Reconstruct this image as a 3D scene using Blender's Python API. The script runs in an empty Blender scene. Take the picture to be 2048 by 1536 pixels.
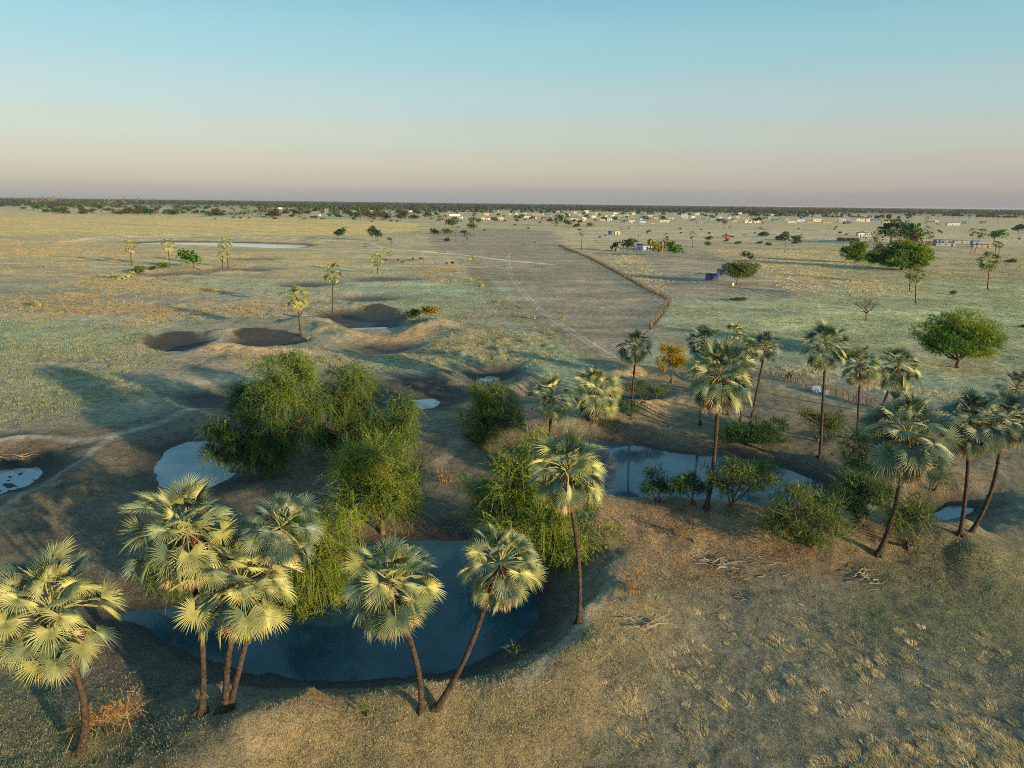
import bpy, math, random
import numpy as np
from mathutils import Vector, Matrix

# ------------------------------------------------------------------ camera, sky, sun, exposure
H = 28.0                      # drone height above the plain, metres
F = 1420.0                    # focal length in pixels of the 2048 px wide photograph
PITCH = math.radians(14.28)
ROLL = math.radians(0.66)
SUN_EL = 10.0
SUN_AZ = 50.0                 # degrees: the sun stands behind the camera, this far to the right
scene = bpy.context.scene
COL = scene.collection

fw = np.array([0.0, math.cos(PITCH), -math.sin(PITCH)])
rt = np.array([1.0, 0.0, 0.0])
up = np.cross(rt, fw)
r2 = rt * math.cos(ROLL) + up * math.sin(ROLL)
u2 = -rt * math.sin(ROLL) + up * math.cos(ROLL)
cam_d = bpy.data.cameras.new('camera')
cam = bpy.data.objects.new('camera', cam_d)
COL.objects.link(cam)
cam.matrix_world = Matrix(((r2[0], u2[0], -fw[0], 0), (r2[1], u2[1], -fw[1], 0), (r2[2], u2[2], -fw[2], H), (0, 0, 0, 1)))
cam_d.sensor_width = 36.0
cam_d.lens = F / 2048 * 36.0
cam_d.clip_start = 0.5
cam_d.clip_end = 200000
scene.camera = cam

scene.view_settings.view_transform = 'Standard'
scene.view_settings.look = 'None'
scene.view_settings.exposure = 0.70
scene.view_settings.gamma = 1.0
scene.cycles.max_bounces = 6
scene.cycles.transparent_max_bounces = 6
scene.cycles.volume_bounces = 0
scene.cycles.use_denoising = False
scene.cycles.pixel_filter_type = 'BLACKMAN_HARRIS'
scene.cycles.filter_width = 1.0

sun_h = np.array([math.sin(math.radians(SUN_AZ)), -math.cos(math.radians(SUN_AZ))])
sun_dir = Vector((sun_h[0] * math.cos(math.radians(SUN_EL)), sun_h[1] * math.cos(math.radians(SUN_EL)), math.sin(math.radians(SUN_EL))))
sl = bpy.data.lights.new('sun', 'SUN')
sl.energy = 5.0
sl.angle = math.radians(0.6)
sl.color = (1.0, 0.71, 0.37)
so = bpy.data.objects.new('sun', sl)
so.rotation_euler = (-sun_dir).to_track_quat('-Z', 'Y').to_euler()
so.location = (60, -80, 60)
COL.objects.link(so)

world = bpy.data.worlds.new('World')
scene.world = world
world.use_nodes = True
wn, wl = world.node_tree.nodes, world.node_tree.links
wn.clear()
wo = wn.new('ShaderNodeOutputWorld')
sky = wn.new('ShaderNodeTexSky')
sky.sky_type = 'NISHITA'
sky.sun_disc = False
sky.sun_elevation = math.radians(SUN_EL)
sky.sun_rotation = math.atan2(sun_h[0], sun_h[1])
bg1 = wn.new('ShaderNodeBackground')
bg1.inputs['Strength'].default_value = 0.035
wl.new(sky.outputs[0], bg1.inputs['Color'])
tc = wn.new('ShaderNodeTexCoord')
sx = wn.new('ShaderNodeSeparateXYZ')
wl.new(tc.outputs['Generated'], sx.inputs[0])
cr = wn.new('ShaderNodeValToRGB')
mp = wn.new('ShaderNodeMapping'); mp.inputs['Scale'].default_value = (1.6, 1.6, 26)
wl.new(tc.outputs['Generated'], mp.inputs[0])
hn = wn.new('ShaderNodeTexNoise'); hn.inputs['Scale'].default_value = 1.5; hn.inputs['Detail'].default_value = 4
wl.new(mp.outputs[0], hn.inputs['Vector'])
hm = wn.new('ShaderNodeMath'); hm.operation = 'MULTIPLY_ADD'; hm.inputs[1].default_value = .022; 
wl.new(hn.outputs[0], hm.inputs[0])
ha = wn.new('ShaderNodeMath'); ha.operation = 'SUBTRACT'; ha.inputs[1].default_value = .011
wl.new(sx.outputs['Z'], ha.inputs[0]); wl.new(ha.outputs[0], hm.inputs[2])
wl.new(hm.outputs[0], cr.inputs[0])
cr.color_ramp.interpolation = 'EASE'
stops = [(0.0, (.150, .160, .194)), (0.016, (.156, .162, .190)), (.024, (.198, .188, .200)), (.055, (.235, .217, .205)), (.085, (.240, .252, .238)),
         (.13, (.21, .280, .286)), (.19, (.150, .287, .311)), (.26, (.092, .250, .298)), (.55, (.11, .265, .35)), (1.0, (.105, .255, .35))]
el = cr.color_ramp.elements
el[0].position, el[0].color = stops[0][0], (*stops[0][1], 1)
el[1].position, el[1].color = stops[-1][0], (*stops[-1][1], 1)
for p_, c_ in stops[1:-1]:
    e = el.new(p_); e.color = (*c_, 1)
bg2 = wn.new('ShaderNodeBackground')
bg2.inputs['Strength'].default_value = 0.93
wl.new(cr.outputs[0], bg2.inputs['Color'])
add = wn.new('ShaderNodeAddShader')
wl.new(bg1.outputs[0], add.inputs[0]); wl.new(bg2.outputs[0], add.inputs[1])
wl.new(add.outputs[0], wo.inputs['Surface'])

# ------------------------------------------------------------------ helpers
def ray(px, py):
    v = fw + r2 * ((px - 1024) / F) - u2 * ((py - 768) / F)
    return v

def P(px, py, z=0.0):
    v = ray(px, py)
    t = (z - H) / v[2]
    return np.array([v[0] * t, v[1] * t])

def at_depth(px, py, Y):
    v = ray(px, py)
    t = Y / v[1]
    return np.array([v[0] * t, Y, H + v[2] * t])

def ppm(Y, X=0):                       # pixels per metre at a forward distance
    return F / (Y / math.cos(PITCH))

_rng = np.random.default_rng(7)
_perm = _rng.permutation(256)
_perm = np.concatenate([_perm, _perm, _perm])
_val = _rng.random(256) * 2 - 1

def vnoise(x, y, seed=0):
    xi = np.floor(x).astype(np.int64); yi = np.floor(y).astype(np.int64)
    xf = x - xi; yf = y - yi
    u = xf * xf * xf * (xf * (xf * 6 - 15) + 10); v = yf * yf * yf * (yf * (yf * 6 - 15) + 10)
    def hsh(a, b):
        return _val[_perm[(_perm[(a + seed * 37) & 255] + b) & 255]]
    a = hsh(xi, yi); b = hsh(xi + 1, yi); c = hsh(xi, yi + 1); d = hsh(xi + 1, yi + 1)
    return (a * (1 - u) + b * u) * (1 - v) + (c * (1 - u) + d * u) * v

def fbm(x, y, scale, octs=4, seed=0, gain=.5):
    s = 0; a = 1; f = 1 / scale; t = 0
    for i in range(octs):
        s = s + a * vnoise(x * f + 13.7 * i, y * f - 7.1 * i, seed + i)
        t += a; a *= gain; f *= 2.03
    return s / t

def sstep(a, b, x):
    t = np.clip((x - a) / (b - a), 0, 1)
    return t * t * (3 - 2 * t)

def seg_dist(x, y, pts):
    d = np.full(x.shape, 1e9)
    for (ax, ay), (bx, by) in zip(pts[:-1], pts[1:]):
        ex, ey = bx - ax, by - ay
        t = np.clip(((x - ax) * ex + (y - ay) * ey) / (ex * ex + ey * ey + 1e-9), 0, 1)
        d = np.minimum(d, np.hypot(x - ax - t * ex, y - ay - t * ey))
    return d

def poly_sd(x, y, pts):
    pts = list(pts)
    d = seg_dist(x, y, pts + [pts[0]])
    ins = np.zeros(x.shape, bool)
    n = len(pts)
    for i in range(n):
        ax, ay = pts[i]; bx, by = pts[(i + 1) % n]
        c = (ay > y) != (by > y)
        ins ^= c & (x < (bx - ax) * (y - ay) / (by - ay + 1e-12) + ax)
    return np.where(ins, -d, d)

def smooth_poly(pts, it=2):            # corner cutting
    pts = [np.array(p, float) for p in pts]
    for _ in range(it):
        q = []
        for i in range(len(pts)):
            a, b = pts[i], pts[(i + 1) % len(pts)]
            q += [a * .75 + b * .25, a * .25 + b * .75]
        pts = q
    return pts

def smooth_line(pts, it=2):
    pts = [np.array(p, float) for p in pts]
    for _ in range(it):
        q = [pts[0]]
        for a, b in zip(pts[:-1], pts[1:]):
            q += [a * .75 + b * .25, a * .25 + b * .75]
        pts = q + [pts[-1]]
    return pts

class Feat:                            # a feature with a bounding box so that far points are skipped
    def __init__(s, pts, reach, closed):
        s.pts = pts; a = np.array(pts); s.reach = reach
        s.lo = a.min(0) - reach; s.hi = a.max(0) + reach; s.closed = closed
    def where(s, x, y):
        return (x > s.lo[0]) & (x < s.hi[0]) & (y > s.lo[1]) & (y < s.hi[1])
    def dist(s, x, y):
        return poly_sd(x, y, s.pts) if s.closed else seg_dist(x, y, s.pts)

# ------------------------------------------------------------------ the terrain
def pond(poly, zw, bank, depth=.5, water=True, mud=1.0, label=None, wet=0.0):
    w = smooth_poly([P(a, b, zw) for a, b in poly], 2)
    f = Feat(w, bank * 1.4 + 1, True)
    f.zw, f.bank, f.depth, f.water, f.mud, f.wet = zw, bank, depth, water, mud, wet
    return f

PONDS = [
    pond([(232, 1228), (340, 1216), (450, 1198), (560, 1168), (640, 1130), (720, 1098), (800, 1080), (900, 1078), (980, 1092), (1055, 1140), (1092, 1200),
          (1065, 1258), (1000, 1302), (930, 1332), (850, 1352), (720, 1360), (600, 1354), (480, 1338), (390, 1308), (330, 1275), (280, 1248)], -1.4, 5.0, 1.2, wet=.1),
    pond([(300, 945), (303, 912), (330, 896), (370, 884), (410, 880), (450, 888), (475, 903), (482, 925), (465, 945), (430, 968), (380, 985), (322, 970)], -1.0, 7.0, .5, wet=.7),
    pond([(-40, 950), (20, 942), (68, 939), (74, 953), (50, 970), (10, 984), (-40, 995)], -1.6, 7.5, .3, wet=1),
    pond([(812, 803), (845, 795), (884, 801), (878, 813), (840, 818), (816, 812)], -1.7, 10.0, .2, wet=1),
    pond([(948, 760), (972, 752), (1000, 755), (1002, 763), (975, 768)], -2.3, 8.5, .2, wet=1),
    pond([(660, 885), (690, 862), (725, 852), (738, 862), (715, 880), (690, 893)], -1.0, 6.0, .3, wet=.7),
    pond([(998, 905), (1060, 890), (1120, 880), (1185, 880), (1250, 886), (1330, 903), (1400, 910), (1470, 913), (1560, 932), (1640, 962), (1680, 992), (1640, 1008), (1580, 1022), (1530, 1024),
          (1470, 1019), (1400, 1010), (1330, 1003), (1260, 1000), (1180, 1000), (1110, 985), (1040, 955), (1005, 930)], -1.8, 5.0, .9, wet=.25),
    pond([(1850, 1030), (1890, 1012), (1955, 1012), (1960, 1024), (1900, 1040), (1860, 1045)], -1.7, 7.0, .15, wet=.7),
    pond([(690, 657), (730, 652), (782, 651), (786, 656), (770, 662), (725, 664), (690, 663)], -1.8, 7.0, .4, wet=1),
    pond([(262, 487.5), (330, 483.5), (430, 484.5), (520, 486.5), (628, 490), (600, 495), (560, 498), (500, 495), (400, 491.5), (300, 490.5)], -1.0, 11.0, .4, wet=1),
    # dry pits
    pond([(310, 697), (330, 686), (370, 684), (402, 690), (380, 702), (340, 710)], -1.45, 4.8, .3, water=False, mud=1.3),
    pond([(470, 690), (510, 683), (560, 682), (600, 688), (560, 695), (500, 698)], -1.2, 4.8, .3, water=False, mud=1.3),
    pond([(640, 642), (690, 628), (760, 630), (800, 640), (780, 648), (700, 650)], -1.5, 5.2, .3, water=False, mud=1.2),
    pond([(380, 800), (420, 790), (470, 795), (470, 815), (420, 818)], -1.3, 8.0, .3, water=False, mud=1.0),
    pond([(570, 573), (605, 569), (640, 572), (605, 577)], -1.4, 12.0, .2, water=False, mud=.7),
    pond([(690, 600), (735, 596), (780, 600), (735, 604)], -1.4, 12.0, .2, water=False, mud=.7),
    pond([(300, 553), (350, 548), (400, 551), (350, 557)], -1.4, 14.0, .2, water=False, mud=.6),
    pond([(420, 543), (470, 538), (540, 541), (470, 547)], -1.2, 14.0, .2, water=False, mud=.6),
    pond([(700, 560), (760, 556), (830, 559), (760, 564)], -1.1, 14.0, .2, water=False, mud=.6),
    pond([(460, 519), (510, 517), (560, 520), (510, 523)], -1.1, 14.0, .2, water=False, mud=.5),
    pond([(1240, 800), (1270, 790), (1300, 795), (1290, 808), (1255, 812)], -1.2, 6.0, .2, water=False, mud=1.0),
    pond([(720, 700), (760, 690), (820, 693), (790, 706), (740, 708)], -1.3, 9.0, .2, water=False, mud=.7),
]

def ridge(pts, h, w):
    f = Feat(smooth_line([P(a, b) for a, b in pts]), w * 2.6, False)
    f.h, f.w = h, w
    return f

RIDGES = [
    ridge([(1225, 1080), (1262, 1150), (1215, 1290), (1100, 1372), (960, 1408), (850, 1418), (700, 1432), (560, 1462), (430, 1500)], 1.15, 3.6),
    ridge([(1190, 1030), (1330, 1040), (1450, 1050), (1560, 1065), (1650, 1080), (1770, 1095), (1890, 1095), (1960, 1125)], 1.9, 4.2),
    ridge([(1060, 865), (1140, 840), (1200, 838)], 1.2, 3.0),
    ridge([(1235, 745), (1290, 742), (1340, 752)], 1.4, 2.2),
    ridge([(1270, 815), (1330, 802), (1390, 815)], 1.5, 3.2),
    ridge([(1850, 975), (1900, 960), (1940, 985)], 1.8, 3.2),
    ridge([(1440, 930), (1560, 905), (1620, 935), (1700, 965)], .9, 2.5),
    ridge([(590, 645), (630, 650), (700, 672), (790, 678), (850, 655), (890, 650)], 1.27, 2.9),
    ridge([(600, 640), (660, 640)], 0.90, 2.0),
    ridge([(800, 640), (850, 640), (880, 655)], 1.05, 2.4),
    ridge([(870, 660), (930, 672)], 1.0, 3.5),
    ridge([(400, 705), (440, 692), (500, 705), (600, 706)], 1.05, 2.6),
    ridge([(295, 690), (300, 676)], 1.4, 2.5),
    ridge([(430, 668), (480, 662), (540, 668)], 0.90, 2.6),
    ridge([(330, 715), (400, 725), (470, 720)], .6, 3.5),
    ridge([(880, 745), (960, 732), (1050, 745), (1060, 770), (1010, 785), (920, 785), (880, 765), (880, 745)], .95, 2.0),
    ridge([(-60, 905), (20, 880), (110, 890), (165, 925), (130, 970), (60, 1005)], .6, 2.0),
    ridge([(0, 1045), (60, 1040)], 1.0, 3.0),
    ridge([(120, 1005), (180, 990)], .8, 1.8),
    ridge([(380, 790), (470, 772), (500, 780)], 1.0, 3.0),
    ridge([(300, 800), (420, 835), (500, 840)], .5, 2.5),
    ridge([(500, 1500), (620, 1460)], .8, 1.2),
    ridge([(250, 540), (330, 545), (400, 560)], .8, 6.0),
    ridge([(440, 545), (560, 550)], .8, 6.0),
    ridge([(660, 606), (760, 612)], .8, 4.0),
    ridge([(700, 568), (850, 566)], .8, 6.0),
    ridge([(120, 489), (200, 477), (300, 472), (430, 473), (520, 478), (640, 484)], 1.6, 9.0),
    ridge([(1100, 470), (1160, 455), (1280, 448)], .7, 12.0),
    ridge([(830, 444), (960, 448), (1100, 452)], 1.0, 14.0),
    ridge([(1680, 880), (1760, 900), (1840, 930)], .8, 3.0),
]
BUMPS = [(607, 634, 1.8, 1.2), (722, 634, 1.3, 1.8), (300, 680, .8, 1.8), (160, 992, .5, 1.3), (625, 1438, .35, .5), (1157, 1240, .6, 1.3),
         (405, 1424, .7, .9), (455, 1422, .7, 1.0), (857, 1418, .35, 1.2), (160, 1500, .35, .8), (1925, 1072, 1.1, 1.6), (1640, 915, .5, 1.2), (1757, 1108, .2, 1.2)]
BUMPS = [(P(a, b), h_, r_) for a, b, h_, r_ in BUMPS]
HUM = [Feat(smooth_poly([P(a, b) for a, b in q], 1), 14, True) for q in (
    [(0, 600), (200, 545), (420, 560), (700, 580), (780, 610), (600, 620), (560, 640), (400, 645), (300, 655), (180, 660), (0, 640)],
    [(470, 710), (700, 690), (850, 690), (1000, 655), (1120, 690), (1060, 730), (900, 730), (760, 735), (500, 735)],
    [(0, 700), (200, 690), (300, 720), (330, 770), (220, 815), (0, 850)],
    [(820, 530), (950, 540), (960, 570), (850, 560)],
    [(900, 700), (1130, 650), (1230, 735), (1000, 735)])]

def bank_noise(x, y):
    return fbm(x, y, 2.4, 3, 21) * .9 + fbm(x, y, 9, 2, 25) * .9

def terrain(x, y, detail=True):
    x = np.atleast_1d(np.asarray(x, float)); y = np.atleast_1d(np.asarray(y, float))
    r = np.hypot(x, y)
    near = 1 - sstep(250, 900, r)
    h = fbm(x, y, 38, 3, 1) * .45 * near + fbm(x, y, 260, 2, 3) * .5 * (1 - sstep(3000, 9000, r))
    if detail:
        n2 = 1 - sstep(120, 320, r)
        h = h + fbm(x, y, 4.5, 6, 5, .6) * .22 * n2
    for f in RIDGES:
        m = f.where(x, y)
        if m.any():
            d = f.dist(x[m], y[m]) + fbm(x[m], y[m], 5, 3, 9) * f.w * .35
            h[m] += f.h * np.exp(-(d / f.w) ** 2) * (1 + .25 * fbm(x[m], y[m], 6, 2, 12))
    for c, hh, rr in BUMPS:
        d2 = ((x - c[0]) ** 2 + (y - c[1]) ** 2) / rr ** 2
        h += hh * np.exp(-d2)
    if detail:
        for f in HUM:
            m = f.where(x, y)
            if m.any():
                d = f.dist(x[m], y[m])
                k = 1 - sstep(-8, 3, d + fbm(x[m], y[m], 12, 2, 33) * 7)
                nn = fbm(x[m], y[m], 2.3, 3, 30)
                h[m] += k * (.46 * np.clip(nn + .1, 0, 1))
    for f in PONDS:
        m = f.where(x, y)
        if m.any():
            d = f.dist(x[m], y[m]) + bank_noise(x[m], y[m]) * min(1, f.bank / 9)
            s = sstep(0, f.bank, d) ** .8
            low = np.where(d < 0, f.zw - f.depth * sstep(0, 3.0, -d), f.zw)
            if f.wet >= 1 and f.pts[0][1] < 150:   # shallow: mud shows through
                low = np.where(d < 0, f.zw - .035 + fbm(x[m], y[m], 1.6, 4, 140) * .13, low)
            h[m] = low * (1 - s) + h[m] * s + np.where(d > 0, np.minimum(d * .03, .05), 0)
    return h

def G(px, py):                         # where the sight line meets the terrain
    q = P(px, py, 0)
    if py > 520:
        for _ in range(5):
            z = float(terrain(q[0], q[1])[0])
            q = P(px, py, z)
    return np.array([q[0], q[1], float(terrain(q[0], q[1])[0])])

def hz(x, y):
    return float(terrain(x, y)[0])

# ------------------------------------------------------------------ materials
def new_mat(name):
    m = bpy.data.materials.new(name); m.use_nodes = True
    n, l = m.node_tree.nodes, m.node_tree.links
    n.clear()
    out = n.new('ShaderNodeOutputMaterial')
    b = n.new('ShaderNodeBsdfPrincipled')
    l.new(b.outputs[0], out.inputs['Surface'])
    return m, n, l, b, out

def noise_node(n, l, vec, scale, detail=4, rough=.55):
    t = n.new('ShaderNodeTexNoise')
    t.inputs['Scale'].default_value = scale
    t.inputs['Detail'].default_value = detail
    t.inputs['Roughness'].default_value = rough
    if vec is not None: l.new(vec, t.inputs['Vector'])
    return t

def mixc(n, l, fac, a, b, mode='MIX'):
    t = n.new('ShaderNodeMix'); t.data_type = 'RGBA'; t.blend_type = mode
    for k, v in ((0, fac), (6, a), (7, b)):
        if isinstance(v, (int, float)): t.inputs[k].default_value = v
        elif isinstance(v, tuple): t.inputs[k].default_value = (*v, 1) if len(v) == 3 else v
        else: l.new(v, t.inputs[k])
    return t.outputs[2]

def maprange(n, l, v, a, b, c=0., d=1.):
    t = n.new('ShaderNodeMapRange')
    l.new(v, t.inputs[0])
    for i, q in enumerate((a, b, c, d)): t.inputs[i + 1].default_value = q
    return t.outputs[0]

def math_node(n, l, op, a, b=None):
    t = n.new('ShaderNodeMath'); t.operation = op
    for i, v in enumerate((a, b)):
        if v is None: continue
        if isinstance(v, (int, float)): t.inputs[i].default_value = v
        else: l.new(v, t.inputs[i])
    return t.outputs[0]

def simple_mat(name, c1, c2, scale=3.0, rough=.8, bump=.3, bscale=None, bdist=.03, coord='Object'):
    m, n, l, b, o = new_mat(name)
    t = n.new('ShaderNodeTexCoord')
    nz = noise_node(n, l, t.outputs[coord], scale, 5)
    f = maprange(n, l, nz.outputs[0], .32, .68)
    l.new(mixc(n, l, f, c1, c2), b.inputs['Base Color'])
    b.inputs['Roughness'].default_value = rough
    b.inputs['Specular IOR Level'].default_value = .25
    nb = noise_node(n, l, t.outputs[coord], bscale or scale * 4, 4)
    bp = n.new('ShaderNodeBump'); bp.inputs['Strength'].default_value = bump; bp.inputs['Distance'].default_value = bdist
    l.new(nb.outputs[0], bp.inputs['Height']); l.new(bp.outputs[0], b.inputs['Normal'])
    return m

def leaf_mat(name, dark, light, trans=.25, rough=.6, hue_noise=.5, spec=.2):
    """foliage: colour varies leaf by leaf (attribute 'v') and clump by clump"""
    m, n, l, b, o = new_mat(name)
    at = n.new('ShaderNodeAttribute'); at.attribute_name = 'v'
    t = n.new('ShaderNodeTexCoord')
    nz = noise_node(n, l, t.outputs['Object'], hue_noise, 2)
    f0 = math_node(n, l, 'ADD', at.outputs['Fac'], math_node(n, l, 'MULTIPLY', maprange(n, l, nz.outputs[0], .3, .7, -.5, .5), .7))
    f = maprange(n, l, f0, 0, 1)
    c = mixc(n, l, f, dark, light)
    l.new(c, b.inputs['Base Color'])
    b.inputs['Roughness'].default_value = rough
    b.inputs['Specular IOR Level'].default_value = spec
    tr = n.new('ShaderNodeBsdfTranslucent')
    l.new(c, tr.inputs['Color'])
    mx = n.new('ShaderNodeMixShader'); mx.inputs[0].default_value = trans
    l.new(b.outputs[0], mx.inputs[1]); l.new(tr.outputs[0], mx.inputs[2])
    l.new(mx.outputs[0], o.inputs['Surface'])
    return m

MAT = {}
MAT['palm'] = leaf_mat('palm_leaf', (.06, .125, .11), (.42, .43, .15), .06, .45, .7, .4)
MAT['palm_grey_shade'] = leaf_mat('palm_leaf_grey_shade', (.05, .10, .085), (.22, .27, .16), .06, .45, .7, .4)
MAT['palm_mid'] = leaf_mat('palm_leaf_mid', (.06, .12, .05), (.42, .42, .13), .15, .5, .9)
MAT['palm_far'] = leaf_mat('palm_leaf_far', (.05, .10, .05), (.22, .26, .09), .12, .5, .7)
MAT['straw'] = leaf_mat('dead_palm_leaf', (.30, .20, .11), (.58, .43, .27), .1, .8, 1.0)
MAT['petiole'] = simple_mat('petiole', (.18, .21, .08), (.36, .33, .14), 2, .5)
MAT['bark'] = simple_mat('palm_bark', (.022, .018, .016), (.085, .062, .046), 5, .9, .8, 14, .05)
MAT['root'] = simple_mat('palm_root', (.03, .022, .018), (.085, .062, .045), 6, .95, .8, 18, .06)
MAT['fruit'] = simple_mat('palm_fruit', (.09, .03, .018), (.26, .10, .05), 9, .5, .5, 20, .04)
MAT['wood'] = simple_mat('tree_bark', (.07, .05, .035), (.19, .14, .095), 4, .9, .8, 12, .05)
MAT['twig'] = simple_mat('dry_twig', (.26, .19, .11), (.48, .36, .22), 4, .9, .3)
MAT['stick'] = simple_mat('weathered_stick', (.17, .14, .11), (.40, .35, .28), 2, .9, .3)
MAT['fence_stick'] = simple_mat('fence_stick', (.10, .085, .07), (.27, .23, .18), 2, .9, .3)
MAT['green'] = leaf_mat('acacia_leaf', (.006, .058, .045), (.18, .25, .04), .25)
MAT['yellowgreen'] = leaf_mat('thorn_leaf', (.035, .11, .025), (.30, .35, .05), .25)
MAT['darkgreen'] = leaf_mat('dark_leaf', (.018, .06, .03), (.07, .15, .035), .2)
MAT['bright'] = leaf_mat('bright_green_leaf', (.012, .14, .035), (.25, .31, .02), .25, .5, .25)
MAT['autumn'] = leaf_mat('orange_leaf', (.16, .16, .02), (.50, .33, .02), .25)
MAT['dry'] = leaf_mat('dry_leaf', (.17, .10, .045), (.46, .30, .13), .2)
MAT['olive'] = leaf_mat('olive_leaf', (.04, .085, .03), (.18, .23, .06), .2)
MAT['far_wood'] = leaf_mat('far_wood_leaf', (.022, .036, .026), (.075, .088, .05), .1)
MAT['brownbush'] = leaf_mat('brown_leaf', (.05, .05, .03), (.14, .12, .06), .2)
MAT['hide'] = simple_mat('dark_hide', (.012, .009, .008), (.035, .02, .014), 2, .6)
MAT['glass'] = simple_mat('window_glass', (.02, .03, .04), (.05, .06, .07), 1, .2, 0)
MAT['tank'] = simple_mat('white_plastic', (.6, .6, .58), (.75, .75, .72), 1, .5, .1)

def ground_material():
    m, n, l, b, o = new_mat('plain_soil_and_grass')
    t = n.new('ShaderNodeTexCoord'); V = t.outputs['Object']
    c0 = n.new('ShaderNodeAttribute'); c0.attribute_name = 'Col'
    z = n.new('ShaderNodeAttribute'); z.attribute_name = 'Zone'     # r: grass cover, g: green, b: wet mud
    s = n.new('ShaderNodeSeparateColor'); l.new(z.outputs['Color'], s.inputs[0])
    big = noise_node(n, l, V, .13, 5, .6)
    mid = noise_node(n, l, V, .9, 5, .65)
    fine = noise_node(n, l, V, 4.5, 6, .82)
    finest = noise_node(n, l, V, 15, 4, .8)
    c = mixc(n, l, 1.0, mixc(n, l, 1.0, c0.outputs['Color'], (1.42, 1.48, 1.46), 'MULTIPLY'), mixc(n, l, maprange(n, l, big.outputs[0], .3, .7), (.55, .60, .65), (1.34, 1.26, 1.16)), 'MULTIPLY')
    c = mixc(n, l, 1.0, c, mixc(n, l, maprange(n, l, mid.outputs[0], .34, .66), (.52, .55, .57), (1.42, 1.37, 1.28)), 'MULTIPLY')
    # straw and green speckle of short grass
    g1 = maprange(n, l, fine.outputs[0], .49, .56)
    g1 = math_node(n, l, 'MULTIPLY', g1, s.outputs[0])
    straw = mixc(n, l, s.outputs[1], (.46, .35, .17), (.24, .29, .14))
    c = mixc(n, l, g1, c, straw)
    d1 = math_node(n, l, 'MULTIPLY', maprange(n, l, fine.outputs[0], .48, .40), .7)
    c = mixc(n, l, d1, c, mixc(n, l, 1.0, c, (.38, .38, .40), 'MULTIPLY'))
    # pale litter flecks
    fl = maprange(n, l, finest.outputs[0], .54, .60)
    c = mixc(n, l, math_node(n, l, 'MULTIPLY', fl, .6), c, (.60, .50, .36))
    dk = maprange(n, l, finest.outputs[0], .46, .40)
    c = mixc(n, l, math_node(n, l, 'MULTIPLY', dk, .6), c, mixc(n, l, 1.0, c, (.30, .30, .32), 'MULTIPLY'))
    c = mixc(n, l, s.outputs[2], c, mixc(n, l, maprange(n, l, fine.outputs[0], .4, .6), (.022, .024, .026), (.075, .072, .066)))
    l.new(c, b.inputs['Base Color'])
    rg = math_node(n, l, 'SUBTRACT', .95, math_node(n, l, 'MULTIPLY', s.outputs[2], .35))
    l.new(rg, b.inputs['Roughness'])
    b.inputs['Specular IOR Level'].default_value = .2
    v = n.new('ShaderNodeTexVoronoi'); v.inputs['Scale'].default_value = 2.1; l.new(V, v.inputs['Vector'])
    hsum = math_node(n, l, 'ADD', math_node(n, l, 'MULTIPLY', mid.outputs[0], .55), math_node(n, l, 'MULTIPLY', fine.outputs[0], .32))
    hsum = math_node(n, l, 'ADD', hsum, math_node(n, l, 'MULTIPLY', finest.outputs[0], .10))
    hsum = math_node(n, l, 'SUBTRACT', hsum, math_node(n, l, 'MULTIPLY', math_node(n, l, 'MULTIPLY', v.outputs[0], s.outputs[0]), .10))
    bp = n.new('ShaderNodeBump'); bp.inputs['Strength'].default_value = 1.0; bp.inputs['Distance'].default_value = .95
    l.new(hsum, bp.inputs['Height']); l.new(bp.outputs[0], b.inputs['Normal'])
    return m
MAT['ground'] = ground_material()

def water_material(name, base, rough=.03, spec=.5):
    m, n, l, b, o = new_mat(name)
    t = n.new('ShaderNodeTexCoord')
    nz = noise_node(n, l, t.outputs['Object'], .35, 3)
    l.new(mixc(n, l, maprange(n, l, nz.outputs[0], .35, .65), tuple(q * .75 for q in base), tuple(q * 1.25 for q in base)), b.inputs['Base Color'])
    b.inputs['Roughness'].default_value = rough
    b.inputs['IOR'].default_value = 1.33
    b.inputs['Specular IOR Level'].default_value = spec
    nb = noise_node(n, l, t.outputs['Object'], 2.2, 3)
    bp = n.new('ShaderNodeBump'); bp.inputs['Strength'].default_value = .08; bp.inputs['Distance'].default_value = .03
    l.new(nb.outputs[0], bp.inputs['Height']); l.new(bp.outputs[0], b.inputs['Normal'])
    return m

# ------------------------------------------------------------------ mesh building
def link(o, parent=None):
    COL.objects.link(o)
    if parent is not None: o.parent = parent
    return o

def make_mesh(name, V, F3=None, F4=None, mat=None, smooth=False, attr=None):
    me = bpy.data.meshes.new(name)
    V = np.asarray(V, np.float32)
    parts, tot = [], []
    if F3 is not None and len(F3): F3 = np.asarray(F3, np.int32); parts.append(F3.ravel()); tot.append(np.full(len(F3), 3, np.int32))
    if F4 is not None and len(F4): F4 = np.asarray(F4, np.int32); parts.append(F4.ravel()); tot.append(np.full(len(F4), 4, np.int32))
    li = np.concatenate(parts); tt = np.concatenate(tot)
    st = np.concatenate([[0], np.cumsum(tt)[:-1]]).astype(np.int32)
    me.vertices.add(len(V)); me.vertices.foreach_set('co', V.ravel())
    me.loops.add(len(li)); me.loops.foreach_set('vertex_index', li)
    me.polygons.add(len(tt)); me.polygons.foreach_set('loop_start', st)
    try: me.polygons.foreach_set('loop_total', tt)
    except Exception: pass
    me.polygons.foreach_set('use_smooth', np.full(len(tt), smooth, bool))
    if attr is not None:
        a = me.attributes.new('v', 'FLOAT', 'POINT'); a.data.foreach_set('value', np.asarray(attr, np.float32))
    if mat is not None: me.materials.append(MAT[mat] if isinstance(mat, str) else mat)
    me.update(calc_edges=True)
    me.validate()
    return me

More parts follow.
